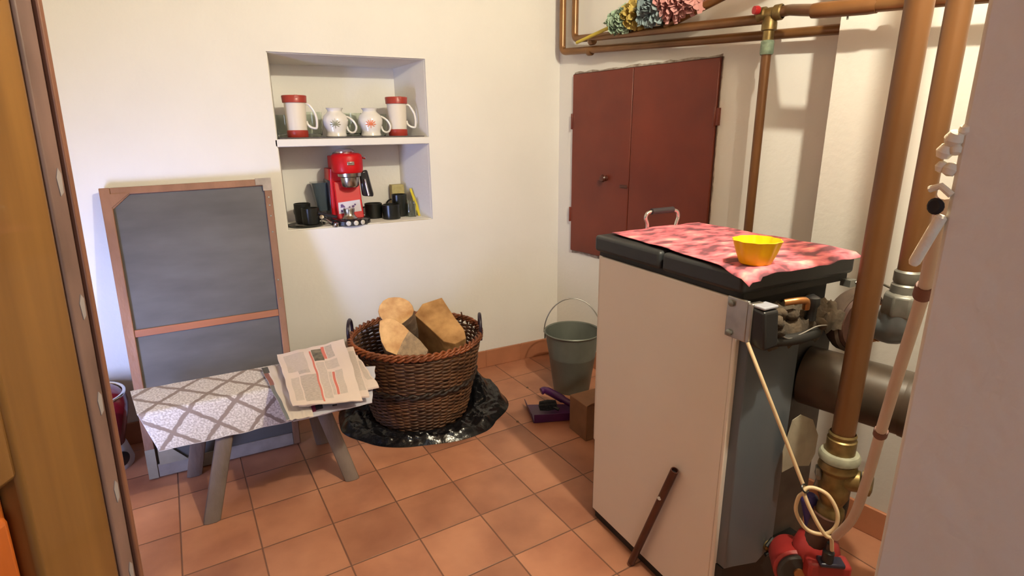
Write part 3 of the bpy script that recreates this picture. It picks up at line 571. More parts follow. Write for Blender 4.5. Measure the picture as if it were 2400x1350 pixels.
m = MB(); m.lathe([(0, .280), (.064, .280), (.062, .262), (.050, .256), (.047, .212), (.040, .204), (0, .204)], (.652, 3.165, ZN), seg=40); m.build('group_collar', stl, cm)
m = MB(); m.box(.632, .670, 3.093, 3.100, ZN+.322, ZN+.342); bd = m.build('badge', stl, cm, bevel=.003)
m = MB()
for k, w_ in enumerate((.004, .004, .004, .004)): m.box(.637+k*.0075, .637+k*.0075+w_, 3.0915, 3.093, ZN+.327, ZN+.337)
m.build('badge_letters', mat('badge_dark', (.12, .10, .10), .4, .6), bd)
# sticker with purple marks on the sloping front
def fp_(u, z): y = 3.165+(z-.028)/(.207)*.04-.0012; return Vector((.574+u*.140, y, ZN+z))
m = MB(); m.poly([fp_(.04, .060), fp_(.93, .068), fp_(.91, .130), fp_(.06, .120)]); stk = m.build('sticker', mat('sticker_lilac', (.55, .52, .62), .5), cm)
m = MB()
for (u, z, r_) in ((.24, .075, .012), (.31, .060, .008), (.20, .052, .006), (.52, .070, .005), (.66, .072, .007), (.74, .082, .005), (.60, .056, .004), (.42, .058, .006)):
    c = fp_(u, z); c = fp_(u-.04, z+.022); m.poly([c+Vector((r_*cos(a)*(1+.35*sin(3*a+u*9)), -.0008, r_*1.2*sin(a))) for a in [2*pi*i/14 for i in range(14)]])
m.build('purple_marks', mat('purple_ink', (.10, .05, .18), .5), stk)
m = MB(); m.lathe([(0, 0), (.106, 0), (.112, .006), (.110, .026), (.098, .034), (0, .036)], (.640, 3.19, ZN), seg=48, flute=lambda a, z: .0); m.build('base', dk, cm)
m = MB(); m.lathe([(0, .0), (.040, .0), (.044, .004), (.033, .016), (.026, .028), (.030, .052), (.029, .058), (0, .06)], (.628, 3.135, ZN+.034), seg=32); m.build('steel_cup', stl, cm)
for k, a in enumerate((-.28, .08, .44)):
    d_ = Vector((sin(a), -cos(a), 0)); c = Vector((.640, 3.19, ZN+.017))+d_*.110
    m = MB(); m.lathe([(0, 0), (.013, 0), (.013, .003), (.010, .005), (0, .005)], c, d_, 20); m.build('button', mat('button_silver', (.62, .60, .55), .35), cm)
m = MB(); m.tube([(.725, 3.20, ZN+.352), (.742, 3.185, ZN+.356)], .006, 10); m.lathe([(0, 0), (.010, 0), (.010, .012), (0, .014)], (.742, 3.185, ZN+.356), (1, -.6, .1), 12); m.build('steam_knob', chrome, cm)
m = MB(); m.hexa([(.720, 3.20, ZN+.145), (.782, 3.19, ZN+.135), (.794, 3.22, ZN+.15), (.73, 3.25, ZN+.15)], [(.712, 3.19, ZN+.28), (.755, 3.19, ZN+.29), (.765, 3.22, ZN+.29), (.72, 3.25, ZN+.28)]); m.build('milk_frother', dk, cm, bevel=.01)
m = MB(); m.tube([(.738, 3.183, ZN+.24), (.752, 3.176, ZN+.15)], .006, 10); m.build('frother_wand', chrome, cm)
m = MB(); loft(m, [rbox(.52, 3.32, .06, .10, ZN+.07, .015), rbox(.515, 3.32, .075, .11, ZN+.16, .02), rbox(.51, 3.32, .085, .12, ZN+.225, .02)]); m.build('water_tank', mat('smoky_tank', (.05, .07, .09), .12), cm)
m = MB(); m.box(.545, .572, 3.22, 3.36, ZN+.01, ZN+.24); m.build('side_shell', mat('shell_dark', (.03, .02, .03), .3), cm, bevel=.006)
m = MB(); m.tube([(.56, 3.13, ZN+.05), (.47, 3.16, ZN+.075)], .009, 10); m.build('spoon_handle', dk, cm)
blk = mat('black_glaze', (.010, .011, .009), .28)
m = MB(); m.lathe([(0, .0), (.075, .0), (.094, .008), (.098, .014), (.092, .014), (.07, .006), (0, .005)], (.412, 3.215, ZN), seg=40); tag(m.build('saucer', blk), 'black round plate under the cups at the left of the lower niche shelf', 'plate')
def cup(x, y, z, r_, h_, label, ear=(1, -.3)):
    t = thing('espresso_cup', label, 'cup', (x, y, z), 'small black cups on the lower niche shelf')
    m = MB(); m.lathe([(0, 0), (r_*.86, 0), (r_*.95, .004), (r_, h_*.5), (r_, h_-.002), (r_-.002, h_), (r_-.005, h_), (r_*.85, .01), (0, .008)], (x, y, z), seg=32); m.build('cup_body', blk, t)
    e_ = Vector((ear[0], ear[1], 0)).normalized(); m = MB(); m.tube(arc(Vector((x, y, z+h_*.52))+e_*r_*.95, e_, (0, 0, 1), h_*.26, -pi/2, pi/2, 12), .0045, 8); m.build('handle', blk, t)
cup(.405, 3.27, ZN+.015, .044, .105, 'small black cup at the far left of the lower niche shelf, behind another', (-.5, .8))
cup(.432, 3.185, ZN+.015, .046, .088, 'small black cup in front on the black plate left of the red coffee machine', (1, -.5))
cup(.800, 3.29, ZN, .050, .092, 'small black cup standing just right of the red coffee machine', (-1, .2))
cup(.885, 3.215, ZN, .052, .088, 'small black cup in the front, third from the coffee machine on its right', (-.3, 1))
cup(.955, 3.285, ZN, .045, .135, 'tall black cup in front of the yellow-green box at the right of the lower shelf', (-.9, .5))
# steel scoop and bits
m = MB(); m.tube(spline([(.478, 3.185, ZN+.062), (.50, 3.15, ZN+.045), (.53, 3.118, ZN+.022)]), .0055, 10); m.lathe([(0, 0), (.012, .002), (.015, .012), (.013, .02), (.0, .022)], (.545, 3.105, ZN+.004), (.2, -.2, 1), 16); tag(m.build('coffee_scoop', stl), 'small steel scoop leaning between the black plate and the coffee machine base', 'scoop')
m = MB(); m.lathe([(0, 0), (.011, 0), (.011, .004), (0, .005)], (.482, 3.138, ZN+.055), (-.2, -1, .4), 16); m.tube([(.482, 3.140, ZN+.055), (.482, 3.16, ZN+.001)], .003, 8); tag(m.build('measuring_spoon', stl), 'tiny round steel measuring spoon beside the left black cups', 'spoon')
m = MB(); m.box(.930, 1.005, 3.335, 3.39, ZN, ZN+.185); tag(m.build('yellow_box', mat('olive_box', (.34, .27, .08), .6, col2=(.48, .40, .17), vscale=25), bevel=.002), 'olive yellow carton standing at the back right of the lower niche shelf', 'box')
m = MB(); m.hexa([(1.050, 3.225, ZN), (1.070, 3.215, ZN), (1.070, 3.221, ZN), (1.050, 3.231, ZN)], [(1.020, 3.28, ZN+.165), (1.032, 3.276, ZN+.165), (1.032, 3.282, ZN+.165), (1.020, 3.286, ZN+.165)]); tag(m.build('spatula', mat('yellow_plastic', (.62, .50, .02), .4), bevel=.002), 'yellow plastic spatula leaning at the right end of the lower niche shelf', 'spatula')
m = MB(); m.lathe([(0, 0), (.030, 0), (.033, .008), (.033, .075), (.028, .085), (.028, .10), (.026, .10), (.03, .075), (.03, .01), (0, .006)], (1.006, 3.235, ZN), seg=24); tag(m.build('small_jar', glass), 'small clear jar between the tall black cup and the yellow spatula', 'jar')
m = MB(); m.box(.79, 1.07, 3.112, 3.30, ZN-.0005, ZN+.0008); tag(m.build('paper_liner', mat('liner_paper', (.55, .47, .33), .8, var=.2, vscale=20)), 'cream paper liner under the cups at the right of the lower niche shelf', 'paper')
# ---------------------------------------------------------------- chalkboard leaning on the wall
BL, BR, TR, TL = Vector((-.439, 2.70, .004)), Vector((.202, 2.70, .004)), Vector((.244, 3.055, 1.272)), Vector((-.458, 3.055, 1.262))
bn = (BR-BL).cross(TL-BL).normalized()        # points to the viewer
if bn.y > 0: bn = -bn
def bq(u, v, n_=0): return (BL*(1-u)+BR*u)*(1-v)+(TL*(1-u)+TR*u)*v+bn*n_
cb = thing('chalkboard', 'grey chalkboard in a brown wooden frame leaning against the white wall', 'chalkboard', (-.12, 2.75, 0))
fw = mat('frame_wood', (.16, .070, .034), .6, col2=(.28, .13, .068), vscale=7, stretch=(1, 1, .3), bump=.2, bscale=50)
def slab(m, u0, u1, v0, v1, n0, n1, cut=None):
    m.hexa([bq(u0, v0, n0), bq(u1, v0, n0), bq(u1, v1, n0), bq(u0, v1, n0)], [bq(u0, v0, n1), bq(u1, v0, n1), bq(u1, v1, n1), bq(u0, v1, n1)]); return m
slate = mat('chalk_slate', (.070, .064, .060), .75, col2=(.108, .100, .094), vscale=2.6, stretch=(1, 1, 3.5), detail=8)
def midv(px, py):
    p = hit(px, py, bn, bn.dot(BL)); return (p.z-BL.z)/(1.264)
vm = (midv(312, 783)+midv(670, 730))/2
m = MB(); slab(m, .03, .97, .02, .985, -.012, -.002); m.build('board_panel', slate, cb)
for (u0, u1) in ((0, .058), (.952, 1.0)):
    m = MB(); slab(m, u0, u1, 0, 1, -.03, .012); m.build('frame_stile', fw, cb, bevel=.003)
m = MB(); slab(m, .058, .952, .975, 1, -.025, .010); m.build('top_rail', fw, cb, bevel=.003)
m = MB(); slab(m, .058, .952, vm-.012, vm+.013, -.004, .008); m.build('middle_rail', mat('reddish_rail', (.30, .10, .04), .5, var=.2, vscale=10, stretch=(.3, 1, 1)), cb, bevel=.002)
m = MB(); slab(m, .058, .952, 0, .045, -.025, .010); m.build('bottom_rail', mat('worn_pale_wood', (.25, .215, .19), .7, var=.25, vscale=12), cb, bevel=.003)
m = MB(); slab(m, .0, .058, .0, .10, .012, .014); m.hexa([bq(.075, .04, .0105), bq(.25, .04, .0105), bq(.075, .135, .0105)], [bq(.075, .04, .0135), bq(.25, .04, .0135), bq(.075, .135, .0135)]); m.build('bottom_gusset', mat('pale_gusset', (.27, .235, .17), .7, var=.2, vscale=10), cb)
m = MB(); m.hexa([bq(.05, .978, .0105), bq(.05, .93, .0105), bq(.16, .978, .0105)], [bq(.05, .978, .0145), bq(.05, .93, .0145), bq(.16, .978, .0145)]); m.hexa([bq(.055, .975, .0005), bq(.055, .925, .0005), bq(.16, .975, .0005)], [bq(.055, .975, .009), bq(.055, .925, .009), bq(.16, .975, .009)]); m.build('top_gusset', fw, cb)
m = MB(); slab(m, .90, 1.002, .977, 1.002, .0122, .0142); slab(m, .945, 1.002, .955, .977, .0122, .0142); m.build('corner_plate', mat('corner_steel', (.22, .18, .16), .5, .4, var=.2, vscale=20), cb)
for v in (.80, .86, .90, .93, .55, .62, .30):
    m = MB(); m.lathe([(0, 0), (.0045, 0), (.003, .002), (0, .0025)], bq(.975, v, .0122), bn, 8); m.build('nail', galv, cb)
# ---------------------------------------------------------------- bench
bench = thing('bench', 'low weathered wooden bench with splayed legs in front of the chalkboard', 'bench', (.05, 2.45, 0))
grw = mat('weathered_wood', (.095, .064, .048), .7, col2=(.20, .148, .118), vscale=8, stretch=(1, 1, .25), bump=.3, bscale=50)
m = MB(); m.hexa([(-.372, 2.425, .405), (.44, 2.41, .405), (.45, 2.655, .405), (-.41, 2.655, .405)], [(-.372, 2.425, .445), (.44, 2.41, .445), (.45, 2.655, .445), (-.41, 2.655, .445)]); m.build('seat', grw, bench, bevel=.004)
for f_, t_ in (((-.194, 2.262), (-.070, 2.455)), ((.363, 2.282), (.262, 2.455)), ((-.262, 2.655), (-.17, 2.60)), ((.30, 2.66), (.25, 2.60))):
    f3, t3 = Vector((*f_, 0)), Vector((*t_, .406)); d_ = t3-f3; w = .031
    m = MB(); m.hexa([f3+Vector((a, b, 0)) for a, b in ((-w, -.02), (-w*.5, -.028), (w*.5, -.028), (w, -.02), (w, .02), (-w, .02))], [t3+Vector((a*1.05, b, 0)) for a, b in ((-w, -.02), (-w*.5, -.028), (w*.5, -.028), (w, -.02), (w, .02), (-w, .02))]); m.build('leg', grw, bench, bevel=.003)
def clothfn(u, v):
    P0 = [(-.437, .47, 2.668, .449), (-.390, .462, 2.415, .449), (-.384, .460, 2.403, .442), (-.335, .445, 2.352, .305)]
    cuts = [0, .55, .58, 1]
    for k in range(3):
        if v <= cuts[k+1]+1e-9:
            t = (v-cuts[k])/(cuts[k+1]-cuts[k]); a, b = P0[k], P0[k+1]; break
    q = [a[i]*(1-t)+b[i]*t for i in range(4)]; x = q[0]*(1-u)+q[1]*u
    return Vector((x, q[2]+.003*nz(u*9, v*4, 2), q[3]+.0015*nz(u*12, v*6)+(.006*nz(u*7, 3) if v > .9 else 0)))
ck = bpy.data.materials.new('trellis_cloth'); ck.use_nodes = True; nt = ck.node_tree; b = nt.nodes['Principled BSDF']; b.inputs['Roughness'].default_value = .9
uv = nt.nodes.new('ShaderNodeUVMap'); mp = nt.nodes.new('ShaderNodeMapping'); mp.inputs['Scale'].default_value = (4.9, 2.35, 1); nt.links.new(uv.outputs[0], mp.inputs[0])
ns = nt.nodes.new('ShaderNodeTexNoise'); ns.inputs['Scale'].default_value = 5; nt.links.new(mp.outputs[0], ns.inputs[0])
dv_ = nt.nodes.new('ShaderNodeVectorMath'); dv_.operation = 'MULTIPLY_ADD'; nt.links.new(ns.outputs['Color'], dv_.inputs[0]); dv_.inputs[1].default_value = (.10, .10, 0); nt.links.new(mp.outputs[0], dv_.inputs[2])
sp = nt.nodes.new('ShaderNodeSeparateXYZ'); nt.links.new(dv_.outputs[0], sp.inputs[0])
def nmath(op, a, b=None):
    n = nt.nodes.new('ShaderNodeMath'); n.operation = op
    for i, v in enumerate((a, b)):
        if v is None: continue
        if isinstance(v, (int, float)): n.inputs[i].default_value = v
        else: nt.links.new(v, n.inputs[i])
    return n.outputs[0]
def stripe(o): return nmath('ABSOLUTE', nmath('SUBTRACT', nmath('FRACT', o), .5))
s1 = stripe(nmath('ADD', sp.outputs[0], sp.outputs[1])); s2 = stripe(nmath('SUBTRACT', sp.outputs[0], sp.outputs[1])); mn = nmath('MINIMUM', s1, s2)
mr = nt.nodes.new('ShaderNodeMapRange'); mr.inputs[1].default_value = .055; mr.inputs[2].default_value = .085; nt.links.new(mn, mr.inputs[0])
n2 = nt.nodes.new('ShaderNodeTexNoise'); n2.inputs['Scale'].default_value = 22; n2.inputs['Detail'].default_value = 4; nt.links.new(mp.outputs[0], n2.inputs[0])
rp = nt.nodes.new('ShaderNodeValToRGB'); e = rp.color_ramp.elements; e[0].position = .4; e[0].color = (.46, .41, .38, 1); e[1].position = .62; e[1].color = (.74, .69, .66, 1); nt.links.new(n2.outputs[0], rp.inputs[0])
mx = nt.nodes.new('ShaderNodeMix'); mx.data_type = 'RGBA'; nt.links.new(mr.outputs[0], mx.inputs['Factor']); mx.inputs['A'].default_value = (.27, .21, .18, 1); nt.links.new(rp.outputs[0], mx.inputs['B']); nt.links.new(mx.outputs['Result'], b.inputs['Base Color'])
bp = nt.nodes.new('ShaderNodeBump'); bp.inputs['Strength'].default_value = .5; bp.inputs['Distance'].default_value = .004; nt.links.new(n2.outputs[0], bp.inputs['Height']); nt.links.new(bp.outputs[0], b.inputs['Normal'])
m = MB(); m.grid(clothfn, 120, 60, thick=.0025); tag(m.build('bench_cover', ck, angle=60), 'white fluffy cover with brown trellis lines folded over the front of the bench', 'cloth')
# ---------------------------------------------------------------- newspapers
ppr = mat('newsprint_pink', (.70, .58, .52), .85, var=.03, vscale=4); prt = None
def textmat(name, dark, light, rows):
    m_ = bpy.data.materials.new(name); m_.use_nodes = True; nt = m_.node_tree; b = nt.nodes['Principled BSDF']; b.inputs['Roughness'].default_value = .85
    uv = nt.nodes.new('ShaderNodeUVMap'); mp = nt.nodes.new('ShaderNodeMapping'); mp.inputs['Scale'].default_value = (14, rows, 1); nt.links.new(uv.outputs[0], mp.inputs[0])
    n = nt.nodes.new('ShaderNodeTexNoise'); n.inputs['Scale'].default_value = 1.5; n.inputs['Detail'].default_value = 2; nt.links.new(mp.outputs[0], n.inputs[0])
    rp = nt.nodes.new('ShaderNodeValToRGB'); rp.color_ramp.elements[0].position = .35; rp.color_ramp.elements[0].color = (*dark, 1); rp.color_ramp.elements[1].position = .65; rp.color_ramp.elements[1].color = (*light, 1)
    nt.links.new(n.outputs[0], rp.inputs[0]); nt.links.new(rp.outputs[0], b.inputs['Base Color']); return m_
txt = textmat('print_column', (.50, .42, .37), (.60, .51, .46), 130); txt2 = textmat('print_column_dark', (.40, .335, .295), (.54, .46, .41), 90)
redk = mat('print_red', (.60, .17, .13), .8); phot = mat('print_photo', (.07, .065, .05), .8, col2=(.22, .19, .14), vscale=40)
NP = [ppr, txt, txt2, redk, phot]
def region(rects):
    def f(u, v):
        for (u0, u1, v0, v1, k) in rects:
            if u0 <= u <= u1 and v0 <= v <= v1: return k
        return 0
    return f
def sheet(corners, bow, sc=1.0, seed=0, lift=None):
    A, B, C, D = corners        # back-left, back-right, front-right, front-left
    def f(u, v):
        p = (A*(1-u)+B*u)*(1-v)+(D*(1-u)+C*u)*v
        z = p.z+.005*sc*nz(u*3, v*3, seed)+.002*sc*nz(u*8, v*8, seed+5)
        if lift: z += lift(u, v)
        return Vector((p.x+.006*sc*nz(v*5, seed, 3), p.y+.006*sc*nz(u*5, seed, 7), z))
    return f
mag = [on_z(640, 868, .462), on_z(880, 858, .462), on_z(872, 942, .452), on_z(687, 986, .440)]
blu = mat('magazine_white', (.58, .58, .66), .5); magn = mat('magazine_magenta', (.32, .03, .12), .5, col2=(.5, .10, .2), vscale=30); dkp = mat('magazine_dark', (.08, .07, .09), .5)
m = MB(); m.grid(sheet(mag, 0, seed=3), 70, 60, thick=.004, mfn=region([(.14, .30, .80, .93, 1), (.30, .38, .80, .91, 2), (.50, .56, .88, .91, 2)]))
tag(m.build('magazine', [blu, magn, dkp], angle=60), 'white magazine with a magenta picture, lowest and poking out below the newspaper', 'magazine')
mg2 = [on_z(612, 862, .468), on_z(700, 850, .468), on_z(735, 975, .456), on_z(672, 985, .450)]
m = MB(); m.grid(sheet(mg2, 0, seed=6), 60, 50, thick=.003, mfn=region([(0, .16, 0, .12, 2), (0, .14, .12, .38, 3), (0, .12, .38, 1, 4), (.50, .9, .05, .45, 1)]))
tag(m.build('magazine', [mat('magazine_cream', (.66, .58, .52), .5), magn, mat('spine_dark', (.09, .085, .07), .5), mat('spine_red', (.28, .12, .10), .5), mat('spine_grey', (.16, .17, .18), .5)], angle=60), 'magazine with a dark and red spine edge, sticking out left under the newspaper', 'magazine')
n1 = [on_z(700, 832, .482), on_z(838, 832, .497), on_z(886, 888, .482), on_z(720, 950, .470)]
m = MB(); m.grid(sheet([n1[0], n1[1], on_z(888, 905, .476), n1[3]], 0, seed=9, sc=1.3), 50, 50, thick=.008, mfn=region([(.90, .97, .2, .8, 1)]))
tag(m.build('newspaper', NP, angle=60), 'folded newspaper mostly hidden, its crumpled right edge showing under the top one', 'newspaper')
n0 = [on_z(702, 836, .494), on_z(828, 812, .512), on_z(866, 928, .486), on_z(700, 950, .480)]
m = MB(); m.grid(sheet(n0, 0, seed=14), 50, 50, thick=.006, mfn=region([(.85, .97, .1, .9, 1)])); tag(m.build('newspaper', NP, angle=60), 'second folded newspaper of the pile, just under the topmost pink one', 'newspaper')
n2_ = [on_z(649, 831, .504), on_z(806, 797, .543), on_z(850, 938, .496), on_z(686, 950, .488)]
rects = [(.08, .38, .06, .42, 1), (.22, .38, .42, .48, 2), (.08, .20, .53, .93, 1), (.22, .45, .52, .95, 2), (.455, .478, .08, .97, 3), (.64, .68, .04, .27, 3), (.49, .64, .06, .30, 4), (.69, .80, .04, .27, 2), (.50, .62, .33, .93, 1), (.63, .82, .31, .47, 1), (.68, .715, .53, .88, 3), (.73, .84, .52, .88, 1), (.63, .67, .52, .88, 1)]
m = MB(); m.grid(sheet(n2_, 0, seed=21, lift=lambda u, v: .02*max(0, u-.7)*(1-v)), 110, 110, thick=.004, mfn=region(rects)); tag(m.build('newspaper', NP, angle=60), 'topmost pinkish newspaper with red strips and a dark photo, on the bench end', 'newspaper')
# ---------------------------------------------------------------- basket
BCX, BCY, BH, BR_, BB = .835, 2.72, .455, .335, .235
bk = thing('wicker_basket', 'large round brown wicker basket full of firewood', 'basket', (BCX, BCY, .012))
wk = mat('wicker', (.040, .016, .007), .5, col2=(.15, .062, .024), vscale=9, stretch=(1, 1, 2.5), rvar=.1)
wk2 = mat('wicker_dark', (.028, .013, .007), .5, col2=(.09, .042, .02), vscale=9); wkr = mat('wicker_rim', (.07, .024, .010), .45, col2=(.36, .09, .02), vscale=3.2)
def brad(z): t = (z-.012)/(BH-.012); return BB+(BR_-BB)*(t**.72)
m = MB(); NS = 44; rows = 40
for k in range(rows):
    z = .022+(BH-.05)*k/(rows-1); r_ = brad(z); ph = pi*(k % 2); th = .0062*(1+.25*nz(k*3.1, 1)); zz = .006*nz(k*.8, 5)
    pts = []
    for i in range(NS*4):
        a = 2*pi*i/(NS*4); pts.append((BCX+(r_+.0055*cos(a*NS/2+ph)+.004*nz(a*2, k*.4))*cos(a), BCY+(r_+.0055*cos(a*NS/2+ph)+.004*nz(a*2, k*.4))*sin(a), z+.010*nz(a*1.5, k*.12, 8)+.003*nz(a*7, k*.9, 3)))
    m.tube(pts, th, 6, closed=True)
m.build('woven_wall', wk, bk, angle=80)
for i in range(NS):
    m = MB(); a = 2*pi*(i+.5)/NS; m.tube([(BCX+brad(z)*cos(a), BCY+brad(z)*sin(a), z) for z in (.02, .12, .24, .34, BH)], .0055, 6)
    m.build('rib', wk2, bk)
m = MB()
for j, z in enumerate((BH-.006, BH+.007)):
    for ph in (0, pi):
        r_ = BR_+(.004 if j < 2 else 0); pts = [(BCX+(r_+.010*cos(30*a+ph))*cos(a), BCY+(r_+.010*cos(30*a+ph))*sin(a), z+.008*sin(30*a+ph)+.005*nz(a*3, j)) for a in [2*pi*i/200 for i in range(200)]]
        m.tube(pts, .0070, 6, closed=True)
m.build('braided_rim', wkr, bk, angle=80)
m = MB()
for j, z in enumerate((.235, .245)):
    pts = [(BCX+(brad(z)+.008+.007*cos(26*a+j*pi))*cos(a), BCY+(brad(z)+.008+.007*cos(26*a+j*pi))*sin(a), z+.006*sin(26*a+j*pi)+.012*nz(a*1.3, 2)) for a in [2*pi*i/180 for i in range(180)]]
    m.tube(pts, .0085, 6, closed=True)
m.build('waist_band', mat('waist_dark', (.018, .008, .004), .6), bk, angle=80)
m = MB(); m.lathe([(0, 0), (BB, 0), (BB+.004, .012), (0, .014)], (BCX, BCY, .010), seg=40); m.build('basket_floor', wk2, bk)
hm = mat('handle_plum', (.018, .010, .020), .35)
for a0 in (radians(159), radians(-21)):
    c = Vector((BCX+(BR_+.004)*cos(a0), BCY+(BR_+.004)*sin(a0), BH-.03)); tg_ = Vector((-sin(a0), cos(a0), 0))
    m = MB(); m.tube([c-tg_*.055, c-tg_*.06+Vector((0, 0, .03))]+arc(c+Vector((0, 0, .062)), tg_, (0, 0, 1), .062, pi, 0, 16)+[c+tg_*.06+Vector((0, 0, .03)), c+tg_*.055], .0085, 10); m.build('handle', hm, bk)
m = MB(); m.tube([(BCX+.31, BCY+.10, BH), (BCX+.295, BCY+.085, BH+.05)], .004, 6); m.build('loose_twig', wkr, bk)
# logs
cutw = mat('cut_wood', (.42, .20, .07), .7, col2=(.74, .47, .22), vscale=15, bump=.3, bscale=30); bark = mat('bark', (.12, .075, .045), .9, col2=(.22, .15, .10), vscale=14, stretch=(1, 1, 1), bump=.8, bscale=35)
splitw = mat('split_wood', (.27, .125, .038), .75, col2=(.55, .31, .12), vscale=11, bump=.5, bscale=20)
grain = mat('grey_split', (.24, .17, .11), .8, col2=(.40, .28, .17), vscale=12, stretch=(5, 5, 1), bump=.5)
def log(label, c, d, L, outline, mats, xdir=(1, 0, 0), mk=None, seed=0, slope=0):
    # outline: points (x, y) of the sawn end; side k takes material mk[k]
    c = Vector(c); d = Vector(d).normalized(); x = Vector(xdir); x = (x-d*x.dot(d)).normalized(); y = d.cross(x)
    m = MB(); n = len(outline); NR = 6
    rings = [[m.bm.verts.new(c+x*(px_*(1+.05*nz(i*.9, k*1.3, seed)))+y*(py_*(1+.05*nz(i*.9, k*1.3, seed+4)))+d*(L*k/NR+(slope*px_*(1 if k == 0 else .3)))) for i, (px_, py_) in enumerate(outline)] for k in range(NR+1)]
    for k in range(NR):
        for i in range(n):
            m.mi = mk[i % len(mk)]; m.face([rings[k][i], rings[k][(i+1) % n], rings[k+1][(i+1) % n], rings[k+1][i]])
    m.mi = 0; m.face(rings[0][::-1]); m.face(rings[-1])
    return tag(m.build('firewood_log', mats, bevel=.004, angle=50), label, 'firewood log', 'firewood logs in the wicker basket')
circ = lambda r_, n=18, e=.08, s=0: [(r_*cos(2*pi*i/n)*(1+e*sin(2*2*pi*i/n+s)), r_*sin(2*pi*i/n)*(1+e*cos(3*2*pi*i/n+s))) for i in range(n)]
l1 = on_y(928, 728, 2.66)
log('round sawn log with a pale face, highest in the wicker basket', l1, (.28, .62, -.75), .40, circ(.086), [cutw, bark], mk=[1], seed=1)
def plog(label, polys, side, n_, k_, ext, seed=0):
    # a split billet: its worked faces lie in one plane and the body runs back from them
    m = MB(); vmap = {}
    def vv(q):
        if q not in vmap: p = hit(q[0], q[1], n_, k_); vmap[q] = m.bm.verts.new(p+Vector((.004*nz(q[0]*.1, q[1]*.1, 1), .004*nz(q[0]*.1, q[1]*.1, 5), 0)))
        return vmap[q]
    edges = {}
    for mi, pl in polys:
        m.mi = mi; m.face([vv(q) for q in pl])
        for a_, b_ in zip(pl, pl[1:]+pl[:1]):
            if (b_, a_) in edges: del edges[(b_, a_)]
            else: edges[(a_, b_)] = 1
    back = {}
    def bb(q):
        if q not in back: back[q] = m.bm.verts.new(vv(q).co*1.0+Vector(ext)+Vector((.012*nz(q[0]*.05, q[1]*.05, seed), 0, 0)))
        return back[q]
    m.mi = side; loop = []
    for (a_, b_) in edges: m.face([vv(a_), vv(b_), bb(b_), bb(a_)])
    nxt = dict(edges.keys()); q = next(iter(nxt)); st_ = q
    while True:
        loop.append(bb(q)); q = nxt[q]
        if q == st_: break
    m.face(loop); return tag(m.build('firewood_log', [cutw, grain, splitw, bark], bevel=.003, angle=50), label, 'firewood log', 'firewood logs in the wicker basket')
k2 = Vector((-.15, -.75, .65)); P2_ = on_y(930, 790, 2.50)
plog('forked pale log with grey split side leaning below the round log', [(0, [(889, 752), (905, 745), (925, 748), (945, 762), (958, 775), (944, 800), (930, 832), (905, 822), (893, 800), (888, 775)]), (1, [(958, 775), (985, 798), (1004, 820), (998, 836), (950, 838), (930, 832), (944, 800)])], 3, k2, k2.dot(P2_), (.05, .13, -.16), 2)
k3 = Vector((-.25, -.55, .80)); P3_ = on_y(1030, 745, 2.66)
plog('square split chunk of yellow wood at the right side of the wicker basket', [(2, [(971, 738), (990, 712), (1036, 697), (1052, 722), (1066, 745), (1088, 772), (1092, 792), (1066, 806), (1040, 800), (1008, 770)])], 2, k3, k3.dot(P3_), (.03, .10, -.24), 3)
log('brown barked log lying low at the left inside the wicker basket', (BCX-.24, BCY-.13, .33), (.55, .75, -.25), .30, circ(.085, 16, .1, 1), [splitw, mat('sacking', (.20, .13, .065), .9, col2=(.28, .19, .10), vscale=8, bump=.4)], mk=[1], seed=5)
# bin bag under it
bag = mat('black_bag', (.006, .006, .007), .22, bump=.7, bscale=14)
def bagfn(u, v):
    a = 2*pi*u; out = .40+.045*sin(2*a+2.4)+.03*nz(cos(a)*2, sin(a)*2, 3)
    dr = cos(a-radians(10)); 
    if dr > .6: out += .06*(dr-.6)/.4
    r_ = .17+(out-.17)*v; e = sin(pi*min(1, v*1.0))**.6 if v < 1 else 0
    hgt = .020+.030*abs(nz(cos(a)*3, sin(a)*3, v*4))+(.13*max(0, cos(a-radians(8)))**8*max(0, 1-abs(v-.55)*2.6))
    cr = .022*abs(nz(cos(a)*9, sin(a)*9, v*9))+.018*abs(nz(cos(a)*4, sin(a)*4, v*3+6))
    z = .0015+(hgt+cr)*max(0, min(1, (1-v)*6)) if r_ > brad(.03)+.0 else .006
    if r_ < brad(.03)+.012: z = min(z, .006)
    elif r_ < brad(.03)+.05: z = min(z, .02+.5*(r_-brad(.03)))
    return Vector((BCX+r_*cos(a), BCY+r_*sin(a), z))
m = MB(); m.grid(bagfn, 220, 40); bmesh.ops.remove_doubles(m.bm, verts=m.bm.verts, dist=1e-5); tag(m.build('plastic_bag', bag, angle=75), 'crumpled shiny black plastic bag spread under the wicker basket', 'bag')
# ---------------------------------------------------------------- bucket
BX, BY = 1.725, 2.57; gal = mat('galvanised_bucket', (.16, .175, .15), .45, .35, var=.18, vscale=7, stretch=(1, 1, .6))
bu = thing('bucket', 'grey galvanised bucket with raised wire handle near the room corner', 'bucket', (BX, BY, 0))
m = MB(); m.lathe([(0, .012), (.102, .012), (.100, 0), (.106, .0), (.108, .014), (.135, .21), (.137, .214), (.136, .22), (.158, .352), (.164, .356), (.166, .362), (.162, .367), (.156, .362), (.134, .215), (.104, .018), (0, .016)], (BX, BY, 0), seg=56); m.build('bucket_body', gal, bu)
va_ = radians(123); ud = Vector((cos(va_+pi/2+.2), sin(va_+pi/2+.2), 0))
ud = Vector((.80, -.60, 0))
c = Vector((BX, BY, .345)); m = MB(); m.tube([c+ud*(.166*cos(t))+Vector((0, 0, .205*sin(t)))+Vector((-ud.y, ud.x, 0))*(.03*sin(t)) for t in [pi*i/24 for i in range(25)]], .0035, 8); m.build('bail_handle', steel, bu)
